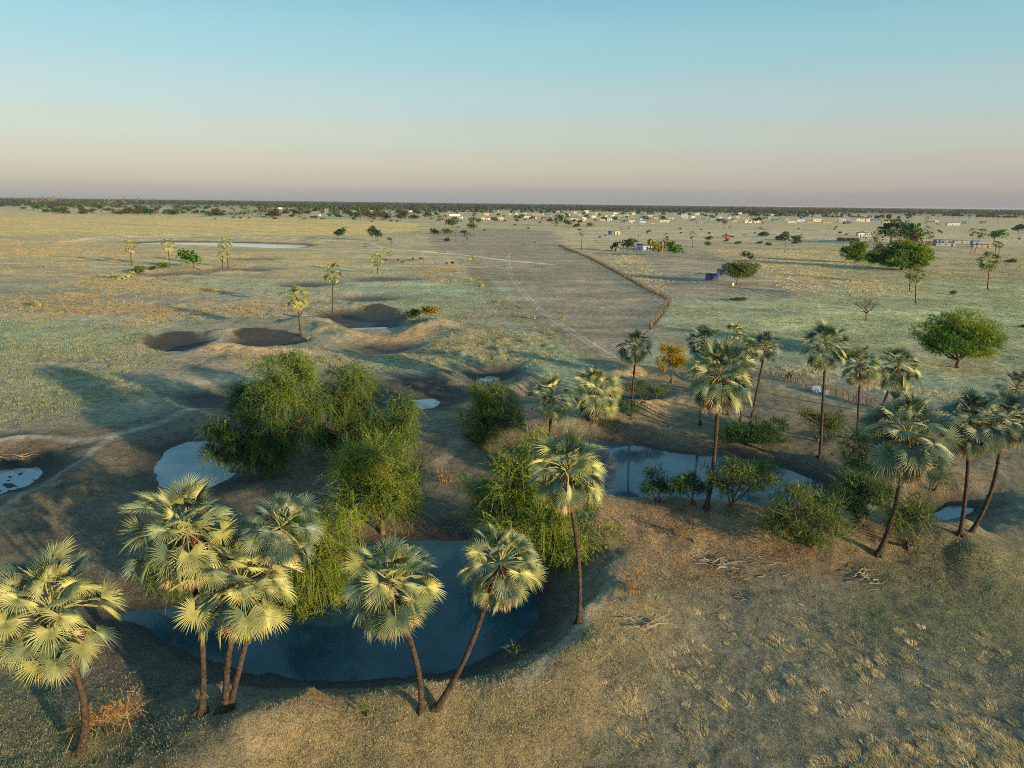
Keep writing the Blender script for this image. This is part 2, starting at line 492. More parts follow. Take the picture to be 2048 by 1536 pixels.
class MB:
    def __init__(s): s.v, s.t, s.q, s.a, s.n = [], [], [], [], 0
    def add(s, v, t=None, q=None, a=0.5):
        v = np.asarray(v, float).reshape(-1, 3)
        s.v.append(v)
        if t is not None and len(t): s.t.append(np.asarray(t, int) + s.n)
        if q is not None and len(q): s.q.append(np.asarray(q, int) + s.n)
        s.a.append(np.full(len(v), a) if np.isscalar(a) else np.asarray(a))
        s.n += len(v)
    def tube(s, pts, rad, k=7, a=.5, cap=True):
        pts = np.asarray(pts, float); rad = np.broadcast_to(np.asarray(rad, float), (len(pts),))
        T = np.gradient(pts, axis=0); T /= np.linalg.norm(T, axis=1)[:, None] + 1e-9
        ref = np.array([0, 1, 0.]) if abs(T[0][1]) < .8 else np.array([1., 0, 0])
        A = np.cross(T, ref); A /= np.linalg.norm(A, axis=1)[:, None] + 1e-9
        B = np.cross(T, A)
        th = np.arange(k) * 2 * math.pi / k
        ring = pts[:, None, :] + rad[:, None, None] * (A[:, None, :] * np.cos(th)[None, :, None] + B[:, None, :] * np.sin(th)[None, :, None])
        n = len(pts)
        i = np.arange(n - 1)[:, None]; j = np.arange(k)[None, :]
        q = np.stack([i * k + j, i * k + (j + 1) % k, (i + 1) * k + (j + 1) % k, (i + 1) * k + j], -1).reshape(-1, 4)
        v = ring.reshape(-1, 3); t = []
        if cap:
            v = np.concatenate([v, pts[:1], pts[-1:]])
            t = [(n * k, (c + 1) % k, c) for c in range(k)] + [(n * k + 1, (n - 1) * k + c, (n - 1) * k + (c + 1) % k) for c in range(k)]
        s.add(v, t, q, a)
    def box(s, lo, hi, a=.5):
        x0, y0, z0 = lo; x1, y1, z1 = hi
        v = [(x0, y0, z0), (x1, y0, z0), (x1, y1, z0), (x0, y1, z0), (x0, y0, z1), (x1, y0, z1), (x1, y1, z1), (x0, y1, z1)]
        s.add(v, None, [(3, 2, 1, 0), (4, 5, 6, 7), (0, 1, 5, 4), (1, 2, 6, 5), (2, 3, 7, 6), (3, 0, 4, 7)], a)
    def mesh(s, name, mat, smooth=False):
        return make_mesh(name, np.concatenate(s.v), np.concatenate(s.t) if s.t else None, np.concatenate(s.q) if s.q else None, mat, smooth, np.concatenate(s.a))
    def build(s, name, mat, parent=None, smooth=False):
        return link(bpy.data.objects.new(name, s.mesh(name, mat, smooth)), parent)

def tag(o, label=None, cat=None, group=None, kind=None):
    if label: o['label'] = label
    if cat: o['category'] = cat
    if group: o['group'] = group
    if kind: o['kind'] = kind
    return o

def thing(name, label, cat, loc=(0, 0, 0), rz=0, group=None):
    o = bpy.data.objects.new(name, None)
    o.empty_display_size = .5
    o.location = tuple(float(q) for q in loc); o.rotation_euler = (0, 0, rz)
    COL.objects.link(o)
    return tag(o, label, cat, group)

def dup(root, name=None):
    r = root.copy(); COL.objects.link(r)
    for ch in list(root.children):
        c = ch.copy(); COL.objects.link(c); c.parent = r
        for g in list(ch.children):
            d = g.copy(); COL.objects.link(d); d.parent = c
    return r

# ------------------------------------------------------------------ build the terrain sheet
def zone_poly(px, reach=6, z=0.0): return Feat(smooth_poly([P(a, b, z) for a, b in px], 1), reach, True)
def zone_line(px, reach): return Feat(smooth_line([P(a, b) for a, b in px], 2), reach, False)

def build_ground():
    th = np.radians(np.concatenate([np.linspace(-47, 47, 860), np.linspace(47, 313, 44)[1:-1]]))
    rr = [0.0, 9.0]
    r = 18.0
    while r < 1500: rr.append(r); r *= 1.0068
    while r < 90000: rr.append(r); r *= 1.08
    rr = np.array(rr + [95000.0])
    nr, nt = len(rr), len(th)
    R, T = np.meshgrid(rr, th, indexing='ij')
    X = (R * np.sin(T)).ravel(); Y = (R * np.cos(T)).ravel()
    Z = terrain(X, Y)
    V = np.stack([X, Y, Z], 1)
    i = np.arange(nr - 1)[:, None]; j = np.arange(nt)[None, :]
    q = np.stack([i * nt + j, i * nt + (j + 1) % nt, (i + 1) * nt + (j + 1) % nt, (i + 1) * nt + j], -1).reshape(-1, 4)[:, ::-1]
    q = q[q[:, 0] >= 0]
    me = make_mesh('ground', V, None, q, 'ground', True)
    # --- cover
    Rr = np.hypot(X, Y)
    n1 = fbm(X, Y, 30, 4, 41); n2 = fbm(X, Y, 110, 3, 47); n3 = fbm(X, Y, 6, 3, 52)
    far = sstep(230, 420, Rr)
    dirt = np.array([.235, .205, .17]); drygrass = np.array([.47, .37, .20]); greeng = np.array([.215, .285, .215]); sand = np.array([.46, .38, .29])
    C = np.tile(dirt, (len(X), 1))
    gr = np.full(len(X), .35); gn = np.clip(.35 + n1 * .5, 0, 1); wet = np.zeros(len(X))
    def blend(col, w):
        nonlocal C
        C = C * (1 - w[:, None]) + np.asarray(col) * w[:, None]
    blend(greeng, np.clip(.50 + n1 * 1.1, 0, 1) * (1 - far) * sstep(60, 110, Rr))
    blend(drygrass, far * np.clip(.75 + n2 * .6, 0, 1))
    blend((.25, .20, .15), far * sstep(.1, .5, n1 * .6 + n2 * .5))
    gr = gr * (1 - far) + .7 * far
    gn = gn * (1 - far * .8)
    def area(px, soft, warp=4, reach=None, z=0.0):
        f = zone_poly(px, reach or soft + warp * 2, z)
        w = np.zeros(len(X)); m = f.where(X, Y)
        if m.any():
            d = f.dist(X[m], Y[m]) + fbm(X[m], Y[m], max(warp * 2.5, 3), 3, 61) * warp
            w[m] = 1 - sstep(-soft, soft, d)
        return w
    # wide bare corridor
    w = area([(850, 458), (1110, 458), (1118, 490), (1250, 552), (1335, 600), (1320, 640), (1290, 670), (1240, 730), (1160, 700), (1060, 640), (1000, 590), (960, 545), (930, 520), (860, 492)], 5, 8)
    blend((.225, .190, .155), w * .95); gr = gr * (1 - w * .75); gn *= (1 - w * .6)
    # far pale open ground beyond the corridor
    w = area([(1110, 455), (1700, 462), (2100, 475), (2100, 492), (1600, 486), (1300, 482), (1130, 478)], 10, 16)
    blend((.42, .34, .25), w * .7); gr = gr * (1 - w * .4)
    # long golden plain left
    w = area([(-200, 410), (400, 425), (820, 445), (900, 458), (700, 472), (400, 468), (-200, 470)], 14, 20)
    blend((.62, .43, .15), w * .9); gr = np.maximum(gr, w * .8)
    w = area([(-100, 470), (250, 478), (240, 500), (200, 530), (0, 540), (-100, 545)], 10, 10)
    blend((.38, .31, .18), w * .8)
    # field right: grass swathes
    w = area([(1340, 600), (1580, 600), (1700, 560), (2100, 560), (2150, 720), (1900, 760), (1600, 700), (1340, 660)], 5, 8)
    blend((.33, .345, .215), w * .75); gr = np.maximum(gr, w * .6); gn = np.maximum(gn, w * .65)
    w = area([(1500, 630), (2000, 600), (2100, 640), (1800, 670), (1560, 665)], 3, 6)
    blend((.45, .46, .27), w * .7)
    w = area([(1200, 485), (1500, 478), (2100, 492), (2150, 560), (1750, 570), (1600, 600), (1340, 590)], 8, 12)
    blend((.31, .235, .16), w * .65)
    # ploughed
    PL = [(1210, 500), (1290, 488), (1420, 500), (1480, 530), (1600, 585), (1560, 600), (1400, 598), (1345, 592), (1280, 560), (1180, 512)]
    w = area(PL, 5, 6)
    blend((.20, .18, .155), w * np.clip(.75 + n1, 0, 1)); gr = gr * (1 - w * .5)
    a, b_ = P(1230, 505), P(1600, 592)
    dv = (b_ - a) / np.linalg.norm(b_ - a); u_ = -X * dv[1] + Y * dv[0]
    st = np.sin(u_ * 2 * math.pi / 3.4 + fbm(X, Y, 14, 3, 71) * 3.5)
    w = w * np.clip(.6 + n1 * 1.4, 0, 1); Z2 = w * st * .10
    C *= (1 + .16 * w * st)[:, None]
    # the trodden ground round the pools
    w = area([(-100, 870), (150, 860), (330, 830), (480, 770), (620, 740), (900, 735), (1080, 745), (1160, 850), (1000, 960), (1150, 1130), (1230, 1230), (1100, 1360), (700, 1420), (300, 1440), (100, 1300), (-100, 1100)], 3, 3)
    blend((.125, .108, .092), w * .92); gr = gr * (1 - w * .6); gn *= (1 - w * .5)
    w = area([(1150, 745), (1500, 720), (1900, 820), (2100, 900), (2100, 1040), (1900, 960), (1700, 960), (1450, 900), (1180, 880)], 3, 3)
    blend((.15, .122, .095), w * .85); gr = gr * (1 - w * .4)
    # brown leaf litter mound
    w = area([(1180, 1010), (1400, 1020), (1700, 1060), (1990, 1110), (1960, 1150), (1700, 1150), (1450, 1170), (1260, 1190), (1180, 1110)], 2, 3)
    blend((.27, .195, .13), w * .85); gn *= (1 - w * .9)
    # dry short turf near bottom
    w = area([(560, 1480), (850, 1400), (1080, 1380), (1220, 1250), (1290, 1180), (1340, 1260), (1290, 1420), (1200, 1560), (900, 1620), (500, 1600)], 1.5, 2)
    blend((.30, .235, .135), w * .9); gr = np.maximum(gr, w * .65); gn = gn * (1 - w * .5)
    w = area([(1300, 1200), (1700, 1170), (2200, 1200), (2200, 1640), (1250, 1640)], 3, 3)
    blend((.20, .20, .19), w * .7)
    w = area([(1750, 1130), (2100, 1060), (2150, 1350), (1900, 1320), (1650, 1230)], 2, 3)
    blend((.12, .14, .085), w * .8); gn = np.maximum(gn, w * .8)
    w = area([(-100, 1350), (150, 1330), (420, 1480), (300, 1600), (-100, 1600)], 2, 2)
    blend((.12, .13, .085), w * .8); gn = np.maximum(gn, w * .7)
    for q_, k_ in (([(1240, 742), (1290, 740), (1345, 752), (1330, 765), (1240, 755)], 1), ([(1255, 812), (1330, 802), (1400, 815), (1380, 835), (1270, 825)], 1),
                   ([(1850, 975), (1900, 960), (1950, 985), (1880, 995)], 1), ([(0, 1045), (60, 1035), (60, 1060), (0, 1075)], 1), ([(130, 1005), (190, 990), (195, 1010), (140, 1020)], 1),
                   ([(390, 785), (480, 770), (500, 785), (400, 800)], .9), ([(590, 640), (700, 672), (860, 660), (900, 650), (840, 690), (640, 665)], .9),
                   ([(400, 708), (450, 692), (610, 700), (600, 712)], .9), ([(285, 690), (312, 676), (315, 690)], .9), ([(450, 668), (500, 658), (530, 668), (490, 680)], .9),
                   ([(1010, 880), (1100, 840), (1140, 850), (1100, 890)], .9), ([(620, 1445), (640, 1430), (650, 1440), (625, 1455)], 1)):
        w = area(q_, 1.2, 1.5) * k_
        blend((.42, .27, .15), w * .8); gn *= (1 - w * .7)
    # pale trails and darker stripes
    def ground_stripe(px, width, col, amt, dep=0.0):
        f = zone_line(px, width * 3); m = f.where(X, Y); w_ = np.zeros(len(X))
        if m.any():
            d = f.dist(X[m], Y[m]) + fbm(X[m], Y[m], 4, 2, 81) * width * .35
            w_[m] = 1 - sstep(width * .5, width, d)
        blend(col, w_ * amt)
        return w_
    tw = ground_stripe([(600, 479), (690, 481), (745, 486), (770, 497), (850, 502), (950, 512), (1020, 520), (1100, 528)], 3.4, (.52, .44, .36), .9)
    tw += ground_stripe([(770, 496), (830, 494), (760, 483)], 3, (.45, .37, .27), .5)
    tw += ground_stripe([(140, 488), (200, 477), (300, 472.5), (430, 473), (520, 477), (690, 481)], 4.5, (.50, .40, .30), .85)
    for off in (-7, 7):
        o = off / 2.2
        tw += ground_stripe([(1013 + o, 505), (1018 + o, 540), (1042 + off * .6, 580), (1082 + off * .6, 620), (1132 + off * .8, 658), (1182 + off, 690), (1235 + off * 1.2, 720)], .42, (.42, .37, .31), .6)
    tw += ground_stripe([(1236, 1135), (1228, 1190), (1190, 1245), (1150, 1292), (1100, 1345), (1045, 1402)], .5, (.42, .36, .29), .95)
    tw += ground_stripe([(-20, 1052), (60, 1003), (120, 955), (172, 918), (200, 890), (235, 868)], .6, (.40, .36, .30), .65)
    tw += ground_stripe([(-20, 884), (100, 876), (190, 880), (240, 868), (330, 845), (480, 780)], 1.0, (.38, .36, .32), .65)
    tw += ground_stripe([(330, 740), (400, 735), (460, 700)], .7, (.14, .12, .10), .7)
    tw += ground_stripe([(880, 925), (905, 890), (950, 850), (1080, 800)], .9, (.33, .28, .22), .7)
    tw += ground_stripe([(1540, 760), (1640, 790), (1760, 830)], 1.6, (.30, .27, .21), .6)
    tw += ground_stripe([(650, 668), (700, 690), (760, 710)], .8, (.42, .32, .2), .6)
    tw += ground_stripe([(1000, 440), (1300, 447), (1700, 455), (2100, 462)], 16, (.36, .30, .23), .6)
    tw += ground_stripe([(300, 433), (620, 446), (900, 461)], 7, (.20, .18, .13), .7)
    tw += ground_stripe([(200, 447), (420, 457), (640, 471)], 3.5, (.16, .19, .11), .8)  # dark green stripe across the far plain
    gr = gr * (1 - np.clip(tw, 0, 1) * .8)
    w = ground_stripe([(945, 535), (985, 590), (1015, 615), (1060, 650), (1110, 672), (1175, 700), (1225, 735)], 4.2, (.15, .13, .095), .75)
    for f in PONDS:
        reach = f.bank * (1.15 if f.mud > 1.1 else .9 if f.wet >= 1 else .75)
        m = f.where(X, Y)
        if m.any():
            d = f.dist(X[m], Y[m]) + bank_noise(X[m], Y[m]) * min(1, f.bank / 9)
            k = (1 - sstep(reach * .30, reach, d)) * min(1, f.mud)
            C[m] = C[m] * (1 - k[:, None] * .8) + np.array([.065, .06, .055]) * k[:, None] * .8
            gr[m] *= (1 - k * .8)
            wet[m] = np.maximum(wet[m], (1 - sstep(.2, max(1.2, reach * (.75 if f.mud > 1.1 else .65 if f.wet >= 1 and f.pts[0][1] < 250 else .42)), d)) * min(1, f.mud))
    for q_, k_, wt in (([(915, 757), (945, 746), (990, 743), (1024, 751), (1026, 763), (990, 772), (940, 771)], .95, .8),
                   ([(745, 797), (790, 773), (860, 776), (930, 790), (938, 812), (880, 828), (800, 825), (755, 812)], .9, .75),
                   ([(300, 700), (330, 684), (375, 682), (408, 690), (385, 704), (340, 712)], 1, 1), ([(460, 692), (510, 681), (565, 680), (605, 688), (560, 698), (500, 700)], 1, 1),  # damp pit mud, darkened as well for the shade inside the hollows
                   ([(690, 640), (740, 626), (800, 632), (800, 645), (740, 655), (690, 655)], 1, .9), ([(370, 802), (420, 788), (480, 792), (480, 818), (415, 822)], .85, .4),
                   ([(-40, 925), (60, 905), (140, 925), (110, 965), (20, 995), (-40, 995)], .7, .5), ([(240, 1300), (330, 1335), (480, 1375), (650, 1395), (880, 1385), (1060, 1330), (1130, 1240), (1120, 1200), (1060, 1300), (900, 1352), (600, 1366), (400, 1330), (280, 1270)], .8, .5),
                   ([(60, 1180), (250, 1160), (420, 1190), (240, 1235), (330, 1310), (560, 1400), (420, 1450), (150, 1380), (60, 1260)], .6, .15)):  # shade over the left pond slope, darkened into the ground colour
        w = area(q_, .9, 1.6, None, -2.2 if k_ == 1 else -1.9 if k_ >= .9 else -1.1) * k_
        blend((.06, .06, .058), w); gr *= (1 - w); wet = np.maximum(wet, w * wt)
    stk = fbm(X * .28, Y, 9, 4, 131)
    mk = sstep(90, 160, Rr) * (1 - sstep(1400, 2500, Rr))
    C *= (1 + .45 * np.clip(stk, -.6, .6) * mk)[:, None]
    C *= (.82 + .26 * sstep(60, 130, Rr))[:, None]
    # distant country: pale glades between woods
    ff = sstep(900, 1600, Rr)
    blend((.40, .33, .22), ff * .8)
    blend((.10, .11, .08), sstep(2200, 4200, Rr) * .9)
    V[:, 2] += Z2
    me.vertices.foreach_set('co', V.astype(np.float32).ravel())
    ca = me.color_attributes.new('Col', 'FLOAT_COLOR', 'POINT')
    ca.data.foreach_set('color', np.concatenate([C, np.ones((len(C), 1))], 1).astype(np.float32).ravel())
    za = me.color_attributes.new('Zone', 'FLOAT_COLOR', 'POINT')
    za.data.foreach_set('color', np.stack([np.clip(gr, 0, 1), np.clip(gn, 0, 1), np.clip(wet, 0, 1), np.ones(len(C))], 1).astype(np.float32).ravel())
    me.update()
    o = link(bpy.data.objects.new('ground', me)); o['kind'] = 'structure'
build_ground()

WATER = {0: water_material('deep_pond_water', (.018, .055, .072), .03, .38), 1: water_material('silty_pond_water', (.075, .13, .185), .05, .8),
         2: water_material('shallow_pond_water', (.36, .42, .44), .07, .9), 4: water_material('muddy_pool_water', (.13, .19, .24), .07, .85),
         3: water_material('blue_pond_water', (.022, .058, .10), .03, .55)}
for f in PONDS:
    if not f.water: continue
    c = np.mean(f.pts, axis=0)
    pts = [c + (p - c) * (1 + 1.6 / max(np.linalg.norm(p - c), 1.6)) for p in f.pts]
    n_ = len(pts)
    V = np.array([[p[0], p[1], f.zw + .012] for p in pts] + [[c[0], c[1], f.zw + .012]])
    wm = WATER[0] if f.wet < .15 else WATER[3] if f.wet < .5 else WATER[1] if f.wet < .9 else WATER[4] if f.pts[0][1] < 250 else WATER[2]
    me = make_mesh('pond_water', V, [(i, (i + 1) % n_, n_) for i in range(n_)], None, wm, True)
    tag(link(bpy.data.objects.new('pond_water', me)), kind='structure')

# ------------------------------------------------------------------ palms
def unit(v):
    return v / (np.linalg.norm(v) + 1e-9)

def fan_leaf(mb, rng, base, d, Lp, R, nseg, tone, closed=0.0, spread=2.5, pet=None, hang=.25):
    """petiole from base along d, then a costapalmate fan: pleated inside, free pointed tips outside"""
    side = np.cross(d, [0, 0, 1.0])
    if np.linalg.norm(side) < .15: side = np.array([rng.normal(), rng.normal(), 0])
    side = unit(side)
    roll = rng.normal() * .55
    nrm0 = np.cross(side, d)
    side = side * math.cos(roll) + nrm0 * math.sin(roll)
    p1 = base + d * Lp * .5; d2 = unit(d + np.array([0, 0, -.14 - hang * .4]))
    hub = p1 + d2 * Lp * .5
    if pet is not None: pet.tube([base, p1, hub], [.045, .035, .025], 4, cap=False)
    ax = unit(d2 + np.array([0, 0, -hang * .9]))
    side = unit(side - ax * np.dot(side, ax))
    nr = unit(np.cross(side, ax))
    if nr[2] < 0 and d[2] > -.2: nr = -nr
    spread = spread * (1 - closed * .75)
    ang = np.linspace(-spread, spread, nseg + 1)
    am = (ang[:-1] + ang[1:]) / 2
    jr = .34 + .08 * np.abs(am) / spread
    fold = .22 + closed * 1.2
    def pos(a, r, lift=0.0):
        # the half fans fold up a little about the costa, the blade arches back
        a = np.asarray(a); r = np.asarray(r)
        x = np.sin(a) * r; y = np.cos(a) * r
        zz = np.abs(x) * fold - .13 * r * r - np.maximum(-y, 0) * .25 + lift
        return (hub + R * (x[..., None] * side + y[..., None] * ax + zz[..., None] * nr))
    j0 = jr * .5
    lens = (1.06 - .26 * (np.abs(am) / spread) ** 2) * (1 + rng.normal(size=nseg) * .075)
    a0, a1 = ang[:-1], ang[1:]
    w = (a1 - a0)
    E0 = pos(a0, jr); E1 = pos(a1, jr); M = pos(am, jr, .035 + 0 * am)
    I0 = pos(a0, j0); I1 = pos(a1, j0); IM = pos(am, j0, .02 + 0 * am)
    tipw = am + rng.normal(size=nseg) * .045
    T = pos(tipw, lens); T[:, 2] -= R * (.01 + rng.random(nseg) * .09)
    Q = pos(am + (tipw - am) * .5, (jr + lens) / 2, .02 + 0 * am)
    QL = pos(am + (tipw - am) * .5 - w * .22, (jr + lens) / 2); QR = pos(am + (tipw - am) * .5 + w * .22, (jr + lens) / 2)
    O = np.repeat(hub[None], nseg, 0)
    V = np.stack([O, I0, IM, I1, E0, M, E1, QL, Q, QR, T], 1)       # 11 per segment
    k = np.arange(nseg)[:, None] * 11
    tr = np.concatenate([k + np.array([t]) for t in ((0, 1, 2), (0, 2, 3), (7, 8, 10), (8, 9, 10))])
    qd = np.concatenate([k + np.array([t]) for t in ((1, 4, 5, 2), (2, 5, 6, 3), (4, 7, 8, 5), (5, 8, 9, 6))])
    mb.add(V.reshape(-1, 3), tr, qd, np.clip(tone + rng.normal(size=nseg * 11) * .04, 0, 1))

def palm_crown(rng, R, nleaf, nseg, stalks=True, heavy=0.0):
    """R = crown radius; returns live, dead, petiole builders, centred on the top of the trunk"""
    live, dead, pet = MB(), MB(), MB()
    Rb = R * (.35 + .03 * (rng.random() * 2 - 1)) if stalks else R * .40
    heavy = rng.random() * .8; dd = .12 + .34 * rng.random()
    az = rng.random() * 6.28
    ga = 2.39996
    for i in range(nleaf):
        f = (i + .5) / nleaf
        elev = math.radians(86 - 134 * f + rng.normal() * 9)
        a = az + ga * i + rng.normal() * .18
        d = np.array([math.cos(a) * math.cos(elev), math.sin(a) * math.cos(elev), math.sin(elev)])
        base = d * np.array([.18, .18, .30]) * R * .30
        Lp = R * (.40 + .16 * min(1, f * 3)) * (1 + rng.normal() * .12)
        rb = Rb * (1 + rng.normal() * .08) * (.72 + .28 * min(1, f * 4 + .2))
        fan_leaf(live, rng, base, d, Lp, rb, max(5, int(nseg * (.9 + rng.random() * .2))), .15 + rng.random() * .8 - .1 * f,
                 closed=max(0, .5 - f * 4) + (rng.random() < .15) * .4, pet=pet if stalks else None, hang=.12 + .55 * f + heavy * .1)
    nd = max(3, int(nleaf * dd))
    for i in range(nd):
        a = rng.random() * 6.28
        elev = math.radians(-52 - rng.random() * 26)
        d = np.array([math.cos(a) * math.cos(elev), math.sin(a) * math.cos(elev), math.sin(elev)])
        fan_leaf(dead, rng, d * .1 * R + np.array([0, 0, -.08 * R]), d, R * (.34 + rng.random() * .2), Rb * .85, max(4, int(nseg * .6)), .3 + rng.random() * .6, closed=.55 + rng.random() * .4, pet=dead if stalks else None, hang=1.0)
    return live, dead, pet

def trunk_curve(base, top, bend, n=12):
    base = np.array(base, float); top = np.array(top, float)
    t = np.linspace(0, 1, n)[:, None]
    # leaves the root leaning, straightens towards the crown
    p = base * (1 - t) + top * t
    off = np.array([bend, 0, 0]) * (np.sin(t * math.pi) * (1 - t) ** .6)
    return p + off

def tree_palm(base_px, crown_px, rad_px, label, seed, bend=0., nleaf=26, nseg=26, lod=0, mat='palm', fruit=True, group=None, flare=1.0, depth=0.0, dead=1.0, name='makalani_palm'):
    name = 'fan_palm'
    rng = np.random.default_rng(seed)
    g = G(*base_px)
    c = at_depth(crown_px[0], crown_px[1], g[1] + depth)
    R = rad_px * 1.0 / (F / np.linalg.norm(c - np.array([0, 0, H])))
    root = thing(name, label, 'palm', (g[0], g[1], g[2] - .08), 0, group)
    top = c - g + np.array([0, 0, .08])
    rt_ = .125 * R / 2.7
    pts = trunk_curve((0, 0, 0), top, bend)
    n = 26 if lod == 0 else 8
    tt = np.linspace(0, 1, n)
    pts = np.stack([np.interp(tt, np.linspace(0, 1, len(pts)), pts[:, k]) for k in range(3)], 1)
    r0 = max(.14, rt_)
    rad = r0 * (1.15 - .30 * tt) + .16 * np.exp(-tt * 26) * r0 / .2
    if lod == 0: rad = rad * (1 + .05 * rng.normal(size=n))
    m = MB(); m.tube(pts, rad, 10 if lod == 0 else 5)
    if lod == 0:
        for k in range(60):            # leaf scars
            t = rng.random(); p = np.array([np.interp(t, tt, pts[:, q]) for q in range(3)]); rr_ = np.interp(t, tt, rad)
            a = rng.random() * 6.28; s_ = rr_ * (.25 + .3 * rng.random())
            cx = p + np.array([math.cos(a), math.sin(a), 0]) * rr_ * .98
            m.tube([cx + [0, 0, -s_ * .5], cx + [math.cos(a) * .02, math.sin(a) * .02, s_ * .4]], [s_ * .6, s_ * .25], 5)
    m.build('trunk', 'bark', root, True)
    live, ded, pet = palm_crown(rng, R * (1.12 if lod else 1), nleaf, nseg, lod < 2)
    for q, nm, mt in ((live, 'crown', mat), (ded, 'dead_fronds', 'straw'), (pet, 'leaf_stalks', 'petiole')):
        if q.n:
            o = q.build(nm, mt, root); o.location = tuple(top)
    if lod == 0:
        b = MB()                       # fibrous base with short roots
        for k in range(9):
            a = k * .7 + rng.random(); L = r0 * (2.4 + rng.random() * 1.6) * flare
            b.tube([(0, 0, r0 * 1.9), (math.cos(a) * L * .45, math.sin(a) * L * .45, r0 * 1.0), (math.cos(a) * L, math.sin(a) * L, -.25)], [r0 * .8, r0 * .7, r0 * .25], 6)
        b.build('root_base', 'root', root, True)
        if fruit:
            for k in range(3):
                fr = MB()
                a = rng.random() * 6.28
                cc = np.array([math.cos(a), math.sin(a), 0]) * R * .17 + np.array([0, 0, -R * (.10 + .12 * rng.random())])
                fr.tube([-cc * .3, cc * .5 + np.array([0, 0, .05 * R]), cc - np.array([0, 0, R * .1])], [.05, .05, .03], 5)
                for q in range(60):
                    o_ = unit(rng.normal(size=3)) * np.array([.7, .7, 1.3]) * R * .085 * rng.random() ** .4
                    p = cc + o_; s_ = .055
                    fr.add([p + (s_, 0, 0), p + (-s_, 0, 0), p + (0, s_, 0), p + (0, -s_, 0), p + (0, 0, s_), p + (0, 0, -s_)],
                           [(0, 2, 4), (2, 1, 4), (1, 3, 4), (3, 0, 4), (2, 0, 5), (1, 2, 5), (3, 1, 5), (0, 3, 5)])
                o = fr.build('fruit_cluster', 'fruit', root, True); o.location = tuple(top)
    return root

# near and middle palms: base pixel, crown-centre pixel, crown radius, label
NP = [
    ((160, 1503), (104, 1222), 118, 'tall fan palm cut by the left frame edge, red fruit under its pale crown', 11, 1.0, 28, 30),
    ((403, 1424), (372, 1062), 108, 'fan palm on the bare trunk just left of the double-trunk pair', 12, .5, 24, 30),
    ((452, 1420), (482, 1168), 118, 'fan palm with full front crown, straight trunk of the double-trunk pair', 13, -.3, 28, 30),
    ((459, 1418), (562, 1055), 82, 'greyer fan palm behind, slanting trunk of the double-trunk pair, crown half hidden', 14, -.2, 20, 26),
    ((843, 1419), (783, 1168), 106, 'left palm of the V-shaped pair on the near pond bank, leaning left', 15, .5, 28, 32),
    ((872, 1416), (1000, 1130), 94, 'right palm of the V-shaped pair on the near pond bank, leaning right over the water', 16, .5, 27, 30),
    ((1158, 1242), (1135, 942), 90, 'slim tall palm at the right end of the big pond, dead fronds hanging', 17, .4, 26, 28),
    ((1183, 878), (1195, 782), 62, 'palm with dense round crown standing at the left end of the right-hand pool', 18, 0, 24, 22),
    ((1098, 905), (1103, 795), 58, 'ragged palm rising out of the thorn bush behind the slim tall palm', 19, 0, 20, 22),
    ((1262, 830), (1272, 692), 40, 'dark shaded palm left of the small orange bush', 20, 0, 22, 20),
    ((1413, 1018), (1440, 752), 82, 'tall palm with straight dark trunk on the near bank of the right-hand pool', 21, .3, 30, 28),
    ((1400, 850), (1409, 683), 40, 'shaded palm left at the back of the palm clump above the right-hand pool', 22, 0, 22, 18),
    ((1455, 830), (1473, 668), 26, 'small pale palm top at the middle back of the palm clump', 23, 0, 16, 16),
    ((1478, 872), (1492, 704), 34, 'palm with straw-tipped fronds in the middle of the palm clump', 24, 0, 20, 18),
    ((1503, 835), (1532, 693), 36, 'dark grey-green palm at the right of the palm clump, trunk leaning slightly', 25, 0, 22, 18),
    ((1640, 915), (1652, 692), 52, 'tall isolated palm on the far bank with yellow lit fronds and a long black trunk', 26, 0, 24, 24),
    ((1714, 880), (1721, 732), 42, 'palm with narrow drooping crown just right of the tall isolated palm', 27, 0, 22, 20),
    ((1758, 830), (1795, 735), 47, 'broad palm with brown fruit, in front of the stick fence, leaning right', 28, 0, 24, 22),
    ((1757, 1107), (1815, 872), 92, 'palm leaning right on the brown mound, root base in sunlight', 29, .6, 28, 28),
    ((1920, 1070), (1942, 845), 62, 'left palm of the pair at the right edge, trunk nearly straight', 30, .2, 26, 24),
    ((1942, 1064), (2012, 838), 62, 'right palm of the pair at the right edge, trunk curved to the right', 31, .9, 26, 24),
    ((1990, 905), (2034, 778), 40, 'palm top rising behind the pair at the right frame edge', 32, 0, 20, 18),
]
for i, (b, c, r, lab, sd, bend, nl, ns) in enumerate(NP):
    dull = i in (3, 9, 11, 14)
    tree_palm(b, c, r, lab, sd, bend, int(nl * 1.8), ns + 10, mat='palm_grey_shade' if dull or i in (18, 19, 20, 21) else 'palm', fruit=i not in (9, 12, 14), flare=1.6 if i in (1, 2, 15, 19) else .9, group='tall fan palms round the pools')  # grey palms, and palms whose shade is put into the leaf colour

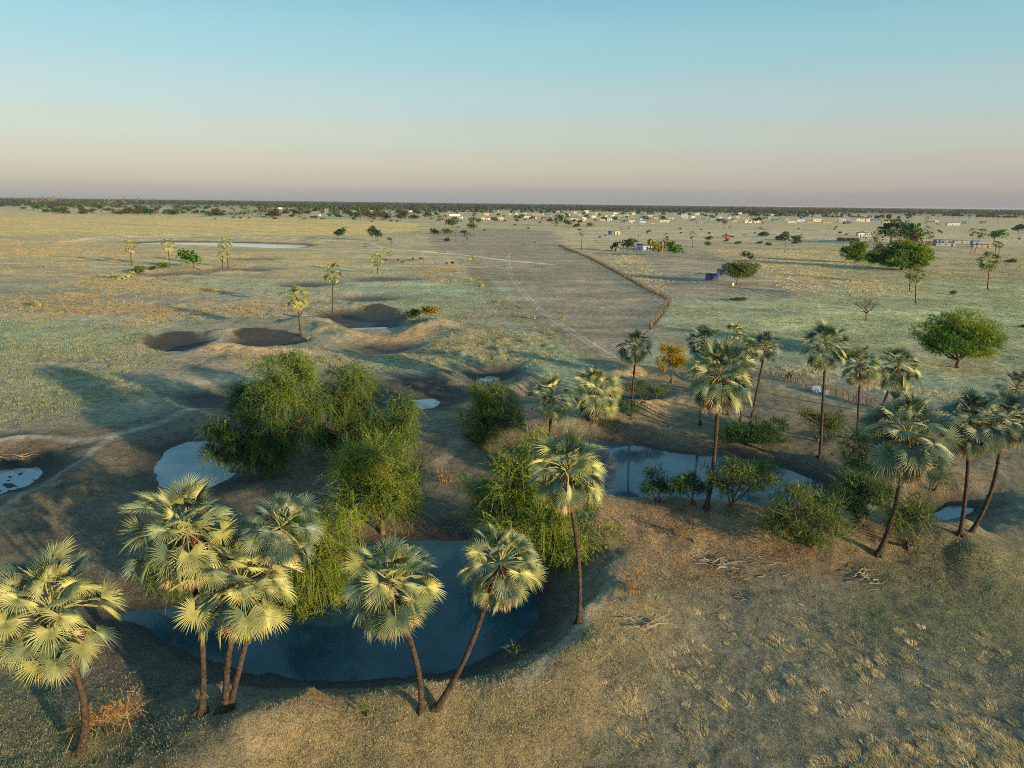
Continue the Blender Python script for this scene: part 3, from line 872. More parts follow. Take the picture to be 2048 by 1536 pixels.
MP = [
    ((665, 636), (665, 545), 21, 'tall palm with pale crown beside the mound of the middle pools'),
    ((602, 676), (593, 594), 25, 'green palm leaning left at the near rim of the middle pools'),
    ((263, 531), (260, 492), 14, 'leftmost palm of the grove before the far white pan'),
    ((340, 543), (336, 490), 14, 'palm standing left of the round green tree near the far white pan'),
    ((457, 539), (451, 487), 14, 'taller palm of the two right of the round green tree'),
    ((445, 539), (445, 511), 11, 'shorter palm of the two right of the round green tree'),
    ((755, 549), (755, 519), 14, 'squat palm on a small mound near the grazing cattle'),
    ((1163, 498), (1164, 468), 6, 'lone slim palm at the far corner of the stick fence'),
    ((1831, 606), (1832, 550), 17, 'thin-crowned palm in the right field, the nearer of two together'),
    ((1819, 584), (1820, 548), 9, 'slim palm just behind the thin-crowned palm in the right field'),
    ((1975, 579), (1979, 522), 18, 'palm standing alone near the right frame edge'),
    ((1385, 495), (1386, 471), 8, 'small palm right of the yellowish farm trees'),
    ((1569, 505), (1573, 475), 8, 'dead-looking leaning palm between ploughed field and far compound'),
    ((1731, 496), (1732, 472), 6, 'slim palm left of the close pair before the green tree group'),
    ((1746, 507), (1749, 471), 8, 'left palm of a close pair before the big green tree group'),
    ((1749, 508), (1756, 477), 7, 'right palm of a close pair before the big green tree group'),
    ((1781, 491), (1785, 464), 10, 'palm in front of the left side of the far green tree group'),
    ((1791, 492), (1797, 466), 9, 'palm in front of the middle of the far green tree group'),
    ((1850, 498), (1855, 460), 8, 'taller palm just right of the far green tree group'),
    ((1853, 508), (1862, 470), 7, 'lower palm just right of the far green tree group'),
    ((1942, 505), (1945, 464), 8, 'left straight palm of the two beside the blue-roofed compound'),
    ((1949, 505), (1963, 466), 9, 'right curved palm of the two beside the blue-roofed compound'),
    ((1990, 513), (1992, 487), 6, 'left slim palm of three small ones right of the compound'),
    ((1996, 514), (2000, 490), 6, 'right slim palm of the small ones right of the compound'),
    ((1812, 541), (1813, 510), 9, 'small palm standing in front of the huge yellow-green tree'),
    ((1854, 456), (1854, 436), 4, 'far palm above the green tree group'),
    ((912, 484), (912, 440), 5, 'slim palm beside the far bushes at the head of the corridor'),
    ((947, 461), (947, 436), 8, 'far palm growing out of a round bush'),
]
for i, (b, c, r, lab) in enumerate(MP):
    tree_palm(b, c, r, lab, 100 + i, 0, 26 if r > 12 else 16, 13 if r > 12 else 8, lod=1 if r > 12 else 2, mat='palm_mid' if i < 7 else 'palm_far', fruit=False, group='palms scattered over the plain', dead=.5)

# ------------------------------------------------------------------ broadleaf trees and bushes
def sprigs(mb, rng, centers, dirs, L, nl, leaf, width, droop, tone):
    """feathery twigs: every twig carries nl pairs of small leaf faces"""
    n = len(centers); L = L * 1.35; nl = int(nl * 1.25)
    dirs = dirs / (np.linalg.norm(dirs, axis=1)[:, None] + 1e-9)
    s = np.cross(dirs, np.array([0, 0, 1.0]) + rng.normal(size=(n, 3)) * .4); s /= np.linalg.norm(s, axis=1)[:, None] + 1e-9
    Ls = L * (.6 + .8 * rng.random(n))
    t = np.tile((np.arange(nl) + .6) / nl, (n, 1)) + rng.normal(size=(n, nl)) * .03
    sg = np.where((np.arange(nl) % 2)[None, :] == 0, 1.0, -1.0) * np.ones((n, 1))
    p = centers[:, None, :] + dirs[:, None, :] * (t * Ls[:, None])[..., None]
    p[..., 2] -= droop * (t ** 2) * Ls[:, None]
    w = leaf * (1.1 - .5 * t)[..., None] * (.7 + .6 * rng.random((n, nl, 1)))
    ld = s[:, None, :] * sg[..., None] + dirs[:, None, :] * .7 + rng.normal(size=(n, nl, 3)) * .22
    ld /= np.linalg.norm(ld, axis=2)[..., None]
    wd = np.cross(ld, rng.normal(size=(n, nl, 3))); wd /= np.linalg.norm(wd, axis=2)[..., None] + 1e-9
    a = p - wd * w * width * .3; b = p + ld * w * .5 - wd * w * width; c = p + ld * w; d = p + ld * w * .5 + wd * w * width
    V = np.stack([a, b, c, d], 2).reshape(-1, 3)
    q = np.arange(n * nl * 4).reshape(-1, 4)
    tn = np.clip(tone[:, None] + rng.normal(size=(n, nl)) * .12, 0, 1)
    mb.add(V, None, q, np.repeat(tn.ravel(), 4))
    if nl >= 9:                        # the twig itself
        tt = np.array([0, .5, 1.0]); ax = centers[:, None, :] + dirs[:, None, :] * (tt[None, :] * Ls[:, None])[..., None]
        ax[..., 2] -= droop * (tt ** 2) * Ls[:, None]
        wv = s[:, None, :] * np.array([.02, .014, .004])[None, :, None]
        A = np.stack([ax - wv, ax + wv], 2).reshape(-1, 3)
        b0 = np.arange(n)[:, None] * 6
        mb.add(A, None, np.concatenate([b0 + np.array([[0, 1, 3, 2]]), b0 + np.array([[2, 3, 5, 4]])]), .7)

def crown_mesh(mb, rng, lobes, dens, L, nl, leaf, width, droop, gap=.0, tw=None, outward=.8, shell=.55, sub=False):
    if sub:
        out = []
        for lb in lobes:
            lt = lb[6] if len(lb) > 6 else 0.0
            ns = 6
            for q in range(ns):
                u = rng.normal(size=3); u /= np.linalg.norm(u); u[2] = u[2] * .8 + .15
                f_ = .36 + .26 * rng.random()
                out.append((lb[0] + u[0] * lb[3] * .78, lb[1] + u[1] * lb[4] * .78, lb[2] + u[2] * lb[5] * .78, lb[3] * f_, lb[4] * f_, lb[5] * f_ * .9, lt + rng.normal() * .12))
            out.append((lb[0], lb[1], lb[2] - lb[5] * .1, lb[3] * .6, lb[4] * .6, lb[5] * .55, lt - .25))
        lobes = out
    for lb in lobes:
        cx, cy, cz, rx, ry, rz = lb[:6]; lt = lb[6] if len(lb) > 6 else 0.0
        area = 1.0 * 4 * math.pi * ((rx * ry) ** 1.6 / 3 + (rx * rz) ** 1.6 / 3 + (ry * rz) ** 1.6 / 3) ** (1 / 1.6)
        n = int(area * dens)
        if n < 4: n = 4
        u = rng.normal(size=(n, 3)); u /= np.linalg.norm(u, axis=1)[:, None]
        rr = shell + (1 - shell) * rng.random(n) ** .6; rr[::9] *= 1.16
        lump = 1 + .36 * vnoise(u[:, 0] * 2.3 + cx, u[:, 1] * 2.3 + u[:, 2] * 1.7 + cy, 3) + .22 * vnoise(u[:, 0] * 5 + cx, u[:, 2] * 5 + u[:, 1] * 3 + cy, 5)
        c = np.array([cx, cy, cz]) + u * np.array([rx, ry, rz]) * (rr * lump)[:, None]
        k = vnoise(c[:, 0] / (leaf * 5 + .5) + c[:, 2], c[:, 1] / (leaf * 5 + .5) - c[:, 2] * .7, 8)
        keep = (k > gap - .50) & (c[:, 2] > .15)
        c, u, k = c[keep], u[keep], k[keep]
        d = u * outward + rng.normal(size=c.shape) * .55 + np.array([0, 0, .25])
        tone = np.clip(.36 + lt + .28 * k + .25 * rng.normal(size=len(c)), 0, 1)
        sprigs(mb, rng, c - d * L * .3, d, L, nl, leaf, width, droop, tone)
        if tw is not None:
            for i in range(0, len(c), 14):
                e = c[i] + d[i] * L * .3; s_ = np.array([cx, cy, cz]) * .6 + c[i] * .4 - np.array([0, 0, rz * .3])
                mid = (s_ + e) / 2 + rng.normal(size=3) * .12
                tw.tube([s_, mid, e], [.035, .022, .01], 3, cap=False)

def limb_mesh(mb, rng, lobes, r0, height, stems=1):
    """trunk that forks into one curved limb per lobe"""
    base_r = r0
    if stems > 1: mb.tube([(0, 0, -.35), (0, 0, -.05), (0, 0, .22)], [r0 * 3, r0 * 2.2, r0], 9)
    for s in range(stems):
        off = np.array([rng.normal() * r0, rng.normal() * r0, 0]) * (stems > 1)
        fork = np.array([off[0] * 3, off[1] * 3, height * (.18 if stems == 1 else .10)])
        mb.tube([off + (0, 0, -.3), off + (0, 0, .15), off * .5 + fork * .5 + rng.normal(size=3) * .08, fork], [base_r * 1.5, base_r * 1.12, base_r * .95, base_r * .8], 9)
        for k, lb in enumerate(lobes):
            if stems > 1 and k % stems != s: continue
            c = np.array(lb[:3]); e = c + np.array([0, 0, lb[5] * .1])
            m1 = fork * .6 + e * .4 + rng.normal(size=3) * .3 * np.linalg.norm(e - fork) * .3
            m1[2] = max(m1[2], .5 * (fork[2] + e[2]) * .7)
            m2 = fork * .25 + e * .75 + rng.normal(size=3) * .15 * np.linalg.norm(e - fork) * .3
            mb.tube([fork, m1, m2, e], [base_r * .62, base_r * .42, base_r * .28, base_r * .12], 6)
            for q in range(5):         # secondary limbs reaching the crown surface
                u = unit(rng.normal(size=3) * np.array([1, 1, .7])); t_ = c + u * np.array(lb[3:6]) * .85
                if t_[2] < .3: continue
                mb.tube([m2, (m2 + t_) / 2 + rng.normal(size=3) * .2, t_], [base_r * .22, base_r * .13, base_r * .04], 4, cap=False)

def px_lobes(base, lobes):
    out = []
    for l in lobes:
        cx, cy, rx, ry = l[:4]; dy = l[4] if len(l) > 4 else 0.; lt = l[5] if len(l) > 5 else 0.
        c = at_depth(cx, cy, base[1] + dy)
        m = np.linalg.norm(c - np.array([0, 0, H])) / F
        out.append((c[0] - base[0], c[1] - base[1], c[2] - base[2], rx * m, (rx * m) * .85, ry * m * .95, lt))
    return out

def broad_tree(base_px, lobes, mat, label, cat, seed, dens=9, L=.7, nl=10, leaf=.16, width=.22, droop=.35, gap=.15, r0=.25, name='thorn_tree', stems=1, group=None, twigs=True, outward=.8, shell=.5, dz=0, grow=1.0):
    rng = np.random.default_rng(seed)
    g = G(*base_px)
    lb = [(*l[:3], l[3] * grow, l[4] * grow, l[5] * grow, l[6]) for l in px_lobes(g, lobes)]
    root = thing(name, label, cat, (g[0], g[1], g[2] + dz), 0, group)
    tr = MB(); limb_mesh(tr, rng, lb, r0, max(l[2] for l in lb) , stems)
    cw = MB(); tw = tr if twigs else None
    crown_mesh(cw, rng, lb, dens * .92, L, nl, leaf, width, droop, gap, tw, outward, shell, min(l[3] for l in lb) > .9)
    cw.build('crown', mat, root)
    tr.build('trunk', 'wood', root, True)
    return root

NEAR = [
    # base, lobes (cx, cy, rx, ry, depth shift, tone; some tones paint in sun and shade), material, label, kind
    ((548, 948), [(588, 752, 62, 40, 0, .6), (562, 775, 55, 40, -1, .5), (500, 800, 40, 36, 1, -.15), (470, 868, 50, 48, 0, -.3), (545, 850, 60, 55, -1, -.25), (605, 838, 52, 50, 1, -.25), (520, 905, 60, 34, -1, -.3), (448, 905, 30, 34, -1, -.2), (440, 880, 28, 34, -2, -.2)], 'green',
     'huge thorn tree with golden sunlit top, dark shaded side drooping over the pale pool', 'tree', 401, dict(grow=1.08, dens=12, r0=.42, droop=.6, L=.95, nl=12, leaf=.16, gap=.3, name='thorn_tree')),  # upper lobes toned golden for sun, lower ones darker for shade
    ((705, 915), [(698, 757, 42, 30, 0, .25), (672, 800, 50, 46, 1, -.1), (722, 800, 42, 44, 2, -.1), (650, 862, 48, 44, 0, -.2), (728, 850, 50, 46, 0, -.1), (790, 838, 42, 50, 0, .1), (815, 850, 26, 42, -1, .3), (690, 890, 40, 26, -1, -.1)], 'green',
     'dark thorn tree joined to the right side of the huge one, sunlit yellow right flank', 'tree', 402, dict(grow=1.08, dens=12, r0=.34, droop=.55, L=.95, nl=12, leaf=.15, gap=.3, name='thorn_tree')),  # right-flank lobes toned lighter to paint the sun on them
    ((765, 1070), [(755, 915, 55, 42, 0, .1), (800, 940, 42, 50), (715, 950, 44, 46, 0, .0), (760, 985, 66, 52, -1), (800, 1010, 38, 40), (715, 1010, 40, 44)], 'yellowgreen',
     'open spiky thorn tree with long twigs, above the V-shaped palm pair', 'tree', 403, dict(grow=1.0, dens=8, r0=.24, droop=.15, L=1.7, nl=19, leaf=.15, gap=.25, outward=1.3)),
    ((642, 1215), [(640, 1035, 55, 40, 0, .2), (600, 1080, 48, 50), (610, 1225, 36, 24, -2, .2), (665, 1095, 55, 56, -1, .1), (625, 1150, 60, 52, -1), (670, 1170, 42, 46, 0), (590, 1195, 42, 40, -1, .1)], 'yellowgreen',
     'yellow-green thorn tree bending over the pond behind the double-trunk palms', 'tree', 404, dict(grow=1.2, dens=9, r0=.26, droop=.6, L=1.2, nl=13, leaf=.14, gap=.15)),
    ((372, 1205), [(330, 1118, 45, 50), (380, 1140, 48, 46, 0, .1), (425, 1105, 40, 44, 1), (345, 1170, 40, 32, -1, .2)], 'green',
     'green thorn bush below the crown of the left bare-trunk palm', 'bush', 405, dict(dens=10, r0=.15, stems=3, L=.8, nl=12, leaf=.13, droop=.4, name='thorn_bush')),
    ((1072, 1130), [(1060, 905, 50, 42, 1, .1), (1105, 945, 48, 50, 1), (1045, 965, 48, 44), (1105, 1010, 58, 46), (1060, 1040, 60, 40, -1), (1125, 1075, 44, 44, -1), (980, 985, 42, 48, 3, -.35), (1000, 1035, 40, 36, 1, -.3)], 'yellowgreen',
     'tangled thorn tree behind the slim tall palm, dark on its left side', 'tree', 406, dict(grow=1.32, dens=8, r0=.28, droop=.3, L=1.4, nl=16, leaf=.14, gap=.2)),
    ((972, 886), [(978, 795, 34, 26, 0, .2), (955, 828, 34, 30), (1000, 838, 38, 34, 0, -.05), (975, 862, 40, 24)], 'green',
     'tapering thorn bush by the small muddy pools in the centre', 'bush', 407, dict(grow=1.15, dens=10, r0=.16, stems=3, L=1.1, nl=12, leaf=.14, name='thorn_bush', droop=.2)),
    ((1520, 912), [(1490, 868, 44, 30), (1535, 862, 42, 28, 1), (1555, 885, 32, 24), (1475, 888, 30, 20), (1515, 880, 50, 26, -1)], 'darkgreen',
     'wide dark bush on the far bank of the right-hand pool', 'bush', 408, dict(twigs=False, dens=13, r0=.16, stems=3, L=.6, nl=11, leaf=.13, name='thorn_bush', droop=.2)),
    ((1463, 1014), [(1450, 950, 42, 30), (1495, 935, 46, 28, 0, .1), (1525, 960, 28, 26), (1480, 970, 52, 22, -1)], 'olive',
     'umbrella-shaped bush on two stems at the water edge behind the tall palm', 'bush', 409, dict(twigs=False, dens=13, r0=.14, stems=2, L=.55, nl=11, leaf=.12, name='thorn_bush', droop=.1)),
    ((1312, 1004), [(1310, 960, 32, 22), (1298, 975, 24, 18), (1330, 972, 24, 18)], 'darkgreen', 'small bush standing in the right-hand pool, leftmost of two', 'bush', 410, dict(dens=13, r0=.11, stems=2, L=.5, nl=10, leaf=.12, name='thorn_bush', droop=.1)),
    ((1388, 1009), [(1378, 955, 30, 24), (1362, 975, 24, 22), (1396, 972, 24, 20)], 'darkgreen', 'small bush in the pool just left of the tall palm trunk', 'bush', 411, dict(dens=13, r0=.11, stems=3, L=.5, nl=10, leaf=.12, name='thorn_bush', droop=.1)),
    ((1622, 1085), [(1600, 1010, 50, 30), (1650, 1025, 46, 30, 0, .1), (1575, 1040, 40, 28), (1625, 1060, 66, 30, -1, .1), (1590, 985, 28, 20)], 'olive',
     'broad olive thorn bush on the sunlit mound by the pool', 'bush', 412, dict(dens=10, r0=.15, stems=4, L=.85, nl=13, leaf=.12, gap=.2, name='thorn_bush', droop=.1)),
    ((1712, 1040), [(1700, 975, 42, 22), (1735, 985, 40, 26), (1715, 1005, 46, 22, -1)], 'green',
     'bright green bush between the olive bush and the leaning palm', 'bush', 413, dict(dens=11, r0=.13, stems=3, L=.7, nl=12, leaf=.13, name='thorn_bush', droop=.1)),
    ((1822, 1082), [(1815, 1015, 36, 26), (1845, 1035, 28, 26), (1800, 1045, 30, 24)], 'olive',
     'olive bush right of the trunk of the leaning palm', 'bush', 414, dict(dens=10, r0=.11, stems=3, L=.7, nl=12, leaf=.12, name='thorn_bush', droop=.1)),
    ((1636, 882), [(1625, 836, 30, 18), (1655, 842, 26, 18), (1640, 855, 38, 16, -1)], 'olive', 'thin pale bush beside the tall isolated palm', 'bush', 415, dict(dens=9, r0=.10, stems=4, L=.6, nl=10, leaf=.13, name='thorn_bush', droop=.1)),
    ((1740, 960), [(1725, 885, 44, 30), (1770, 900, 36, 34), (1745, 925, 40, 28, -1)], 'darkgreen', 'dark bush hidden behind the leaning palm crown', 'bush', 416, dict(dens=12, r0=.13, stems=3, L=.6, nl=11, leaf=.13, name='thorn_bush')),
    ((1860, 985), [(1850, 935, 32, 26), (1880, 945, 24, 24)], 'darkgreen', 'bush above the undercut bank below the right palm pair', 'bush', 417, dict(dens=12, r0=.12, stems=3, L=.6, nl=11, leaf=.13, name='thorn_bush')),
    ((1290, 808), [(1275, 776, 28, 12), (1305, 780, 24, 12)], 'olive', 'low flat bush below the shaded palm on the far bank', 'bush', 418, dict(dens=13, r0=.09, stems=3, L=.5, nl=10, leaf=.13, name='thorn_bush', droop=.1)),
    ((1265, 840), [(1262, 815, 28, 14)], 'darkgreen', 'small dark bush round the foot of the shaded palm', 'bush', 419, dict(twigs=False, dens=12, r0=.08, stems=3, L=.5, nl=10, leaf=.13, name='thorn_bush', droop=.1)),
    ((1345, 752), [(1345, 703, 24, 18, 0, .2), (1335, 725, 22, 16), (1358, 722, 20, 16)], 'autumn', 'glowing orange bush beside the shaded palm', 'bush', 420, dict(dens=14, r0=.13, stems=3, L=.5, nl=10, leaf=.13, name='leafy_bush', droop=.1)),
    ((1212, 1095), [(1205, 1068, 26, 22), (1228, 1060, 20, 18, 0, .2)], 'yellowgreen', 'fresh green bush right of the slim tall palm', 'bush', 421, dict(dens=13, r0=.07, stems=3, L=.6, nl=11, leaf=.10, name='thorn_bush', droop=.1)),
    ((1030, 1322), [(1030, 1300, 20, 18)], 'olive', 'small round bush at the near pond edge', 'bush', 422, dict(dens=17, r0=.05, stems=3, L=.4, nl=10, leaf=.09, name='small_bush', droop=.1)),
    ((735, 1432), [(732, 1412, 16, 13)], 'yellowgreen', 'tiny green bush left of the V-shaped palm pair', 'bush', 423, dict(dens=13, r0=.04, stems=3, L=.4, nl=10, leaf=.09, name='small_bush', droop=.1)),
    ((215, 1470), [(245, 1408, 30, 17, 0, .2), (215, 1440, 42, 22)], 'dry', 'dry golden bush beside the leftmost palm trunk', 'bush', 424, dict(dens=13, r0=.03, stems=5, L=.6, nl=10, leaf=.09, name='dry_bush', droop=.1, gap=.3)),
    ((1275, 1182), [(1270, 1152, 22, 16, 0, .1), (1278, 1170, 20, 12)], 'dry', 'dry bush with green tips above the pond path', 'bush', 425, dict(dens=12, r0=.05, stems=3, L=.5, nl=10, leaf=.10, name='dry_bush', droop=.1)),
    ((898, 962), [(890, 948, 18, 10), (908, 950, 14, 9)], 'dry', 'low orange dry bush on the bare ground in the centre', 'bush', 426, dict(dens=13, r0=.05, stems=3, L=.5, nl=10, leaf=.10, name='dry_bush', droop=.1)),
    ((1385, 1080), [(1380, 1062, 26, 12), (1350, 1050, 18, 9)], 'dry', 'brown half-dead bush on the mound below the right-hand pool', 'bush', 427, dict(dens=10, r0=.05, stems=3, L=.5, nl=10, leaf=.10, name='dry_bush', droop=.1)),
    ((1916, 735), [(1885, 672, 36, 22, 0, -.1), (1930, 655, 44, 24, 0, .35), (1965, 672, 34, 26, 0, .5), (1900, 690, 40, 16, -1, -.1), (1950, 695, 40, 16, -1, .2), (1868, 690, 22, 12)], 'bright', 'wide spreading green tree with sunlit yellow right side in the right field', 'tree', 428,
     dict(grow=1.12, dens=9, r0=.42, L=.6, nl=10, leaf=.20, name='spreading_tree', gap=.1, droop=.1)),  # right lobes toned yellower, sunlight put into the leaf colour
    ((860, 640), [(850, 621, 14, 7), (868, 620, 14, 7)], 'autumn', 'flat-topped acacia right above the small middle pool', 'tree', 429, dict(dens=8, r0=.14, L=.5, nl=8, leaf=.24, width=.4, name='acacia_tree', twigs=False)),
    ((826, 643), [(823, 628, 15, 9)], 'olive', 'leaning small acacia left of the flat-topped one by the middle pool', 'tree', 430, dict(dens=8, r0=.12, L=.5, nl=8, leaf=.24, width=.4, name='acacia_tree', twigs=False)),
    ((1474, 568), [(1455, 540, 22, 10), (1485, 535, 24, 12), (1472, 545, 30, 12, 0, .1)], 'olive', 'spreading acacia at the edge of the ploughed field beside the blue sheds', 'tree', 431, dict(dens=6, r0=.30, L=.7, nl=8, leaf=.26, width=.35, name='acacia_tree', twigs=False)),
    ((1803, 540), [(1770, 515, 26, 14, 0, -.2), (1800, 508, 30, 20, 0, 0), (1828, 512, 26, 20, 0, .35), (1815, 500, 28, 16, 0, .45), (1785, 522, 34, 12, -2, -.2), (1825, 524, 26, 10, -2, .2)], 'bright', 'huge dome-shaped tree, dark green with sunlit orange right half, in the right field', 'tree', 432,
     dict(dens=4.5, r0=.6, L=.9, nl=8, leaf=.40, width=.45, name='spreading_tree', twigs=False)),  # low sun painted in: right lobes toned lighter, left ones darker
    ((1711, 526), [(1700, 505, 14, 14, 0, -.1), (1718, 508, 18, 14, 0, .2), (1711, 497, 16, 12, 0, .1)], 'bright', 'tree on two thin trunks left of the huge dome-shaped tree', 'tree', 433, dict(dens=4.5, r0=.3, L=.8, nl=8, leaf=.38, width=.45, stems=2, name='leafy_tree', twigs=False)),
]
for b, lobes, mt, lab, cat, sd, kw in NEAR:
    kw = dict(kw)
    if sd in (403, 404, 406): kw['group'] = 'thorn trees round the big pond'
    broad_tree(b, lobes, mt, lab, cat, sd, **kw)
def bare_tree(base_px, top_py, label, seed):
    rng = np.random.default_rng(seed); g = G(*base_px)
    hgt = at_depth(base_px[0], top_py, g[1])[2] - g[2]
    root = thing('bare_tree', label, 'tree', g)
    tr = MB(); br = MB()
    tr.tube([(0, 0, -.3), (.05, 0, hgt * .16), (.0, .05, hgt * .32)], [.26, .19, .15], 8)
    def grow(p, d, L, r, k):
        m_ = p + d * L * .5 + rng.normal(size=3) * L * .06; e = p + d * L + rng.normal(size=3) * L * .08
        br.tube([p, m_, e], [r, r * .8, r * .6], 5 if k > 2 else 3, cap=False)
        if k == 0: return
        for q in range(3 if k > 1 else 4):
            nd = unit(d + rng.normal(size=3) * np.array([.62, .62, .30]) + np.array([0, 0, .06]))
            grow(e if q else m_, nd, L * (.68 + .15 * rng.random()), r * .58, k - 1)
    for q in range(5):
        a = q * 1.256 + rng.random() * .5
        grow(np.array([0, .05, hgt * .30]), unit(np.array([math.cos(a) * .75, math.sin(a) * .75, .85])), hgt * .26, .10, 4)
    tr.build('trunk', 'wood', root, True); br.build('branches', 'root', root)
bare_tree((1731, 642), 592, 'bare leafless dark tree standing alone in the right field', 5)

# ------------------------------------------------------------------ far and middle trees (prototypes copied)
def proto_tree(seed, lobes, mat, ntr=1, dens=60, leaf=.12):
    rng = np.random.default_rng(seed)
    root = thing('far_tree', None, None)
    tr = MB()
    for k in range(ntr):
        o = (k - (ntr - 1) / 2) * .14
        tr.tube([(o, 0, -.03), (o * .8, 0, .12), (o * .6, .01, .30), (o * 1.4, 0, .5)], [.032, .024, .02, .012], 5)
        for lb in lobes:
            tr.tube([(o * .6, 0, .26), (lb[0] * .5, lb[1] * .5, .40), (lb[0], lb[1], lb[2])], [.017, .012, .005], 4, cap=False)
    tr.build('trunk', 'wood', root)
    cw = MB()
    crown_mesh(cw, rng, lobes, dens, .12, 3, leaf, .5, .2, .2, None, .8, .45)
    cw.build('crown', mat, root)
    return root

def shape_lobes(rng, kind):
    L = []
    if kind == 'round':
        for k in range(6):
            a = k * 1.05 + rng.random(); L.append((.22 * math.cos(a), .22 * math.sin(a), .58 + .16 * rng.random(), .24, .24, .22, .1 * math.cos(a)))
        L.append((0, 0, .76, .26, .26, .22, .1))
    elif kind == 'flat':
        for k in range(6):
            a = k * 1.05 + rng.random(); L.append((.32 * math.cos(a), .32 * math.sin(a), .74 + .08 * rng.random(), .24, .24, .10, 0))
        L.append((0, 0, .84, .3, .3, .12, .1))
    elif kind == 'bush':
        for k in range(5):
            a = k * 1.26 + rng.random(); L.append((.26 * math.cos(a), .26 * math.sin(a), .36 + .2 * rng.random(), .26, .26, .30, 0))
        L.append((0, 0, .6, .26, .26, .34, .1))
    elif kind == 'loose':
        for k in range(7):
            a = k * .9 + rng.random(); r_ = .15 + .22 * rng.random(); L.append((r_ * math.cos(a), r_ * math.sin(a), .45 + .42 * rng.random(), .17, .17, .15, .1 * rng.normal()))
    return L

PR = {}
_r = np.random.default_rng(77)
PR['round'] = [proto_tree(500 + i, shape_lobes(_r, 'round'), m_) for i, m_ in enumerate(('darkgreen', 'green', 'bright'))]
PR['yellow'] = [proto_tree(510 + i, shape_lobes(_r, 'loose'), m_) for i, m_ in enumerate(('autumn', 'yellowgreen'))]
PR['loose'] = [proto_tree(520 + i, shape_lobes(_r, 'loose'), m_) for i, m_ in enumerate(('green', 'olive', 'darkgreen'))]
PR['flat'] = [proto_tree(530 + i, shape_lobes(_r, 'flat'), m_) for i, m_ in enumerate(('olive', 'brownbush'))]
PR['bush'] = [proto_tree(540 + i, shape_lobes(_r, 'bush'), m_) for i, m_ in enumerate(('darkgreen', 'olive', 'green', 'brownbush'))]
PR['brown'] = [proto_tree(550 + i, shape_lobes(_r, 'bush'), 'brownbush') for i in range(1)]
PR['yellowbush'] = [proto_tree(560, shape_lobes(_r, 'bush'), 'yellowgreen')]

def proto_palm(seed):
    rng = np.random.default_rng(seed)
    root = thing('far_palm', None, None)
    m = MB(); m.tube([(0, 0, -.03), (.02, 0, .4), (.0, 0, .84)], [.018, .014, .012], 5); m.build('trunk', 'bark', root)
    a, b, c = palm_crown(rng, .21, 12, 7, False)
    for q, nm, mt in ((a, 'crown', 'palm_far'), (b, 'dead_fronds', 'straw')):
        o = q.build(nm, mt, root); o.location = (0, 0, .84)
    return root
PR['palm'] = [proto_palm(570 + i) for i in range(3)]

def proto_young(seed):
    rng = np.random.default_rng(seed)
    root = thing('young_palm', None, None)
    a, b, c = palm_crown(rng, .62, 13, 9, True)
    for q, nm, mt in ((a, 'crown', 'palm'), (c, 'leaf_stalks', 'petiole')):
        o = q.build(nm, mt, root); o.location = (0, 0, .30)
    m = MB(); m.tube([(0, 0, -.05), (0, 0, .3)], [.07, .05], 6); m.build('trunk', 'bark', root)
    return root
PR['young'] = [proto_young(580 + i) for i in range(2)]

def put(kind, px, py, wpx, hpx, label, cat, group=None, which=None, rng=random.Random(3), name=None):
    pr = PR[kind][which if which is not None else rng.randrange(len(PR[kind]))]
    if 'label' not in pr.keys(): o = pr
    else:
        o = dup(pr)
    if name: o.name = name
    g = G(px, py)
    d = np.linalg.norm(g - np.array([0, 0, H]))
    w = wpx * d / F; h = hpx * d / F
    o.location = (float(g[0]), float(g[1]), float(g[2]) - .05)
    wide = {'round': .92, 'yellow': .8, 'loose': .8, 'flat': 1.15, 'bush': 1.05, 'brown': 1.05, 'yellowbush': 1.05, 'palm': .42, 'young': 1.1}[kind]
    o.scale = (w / wide, w / wide, h)
    if kind == 'palm': o.scale = (h, h, h)
    if kind == 'young': o.scale = (w / wide, w / wide, max(h, w * .6))
    o.rotation_euler = (0, 0, rng.random() * 6.28)
    tag(o, label, cat, group)
    return o

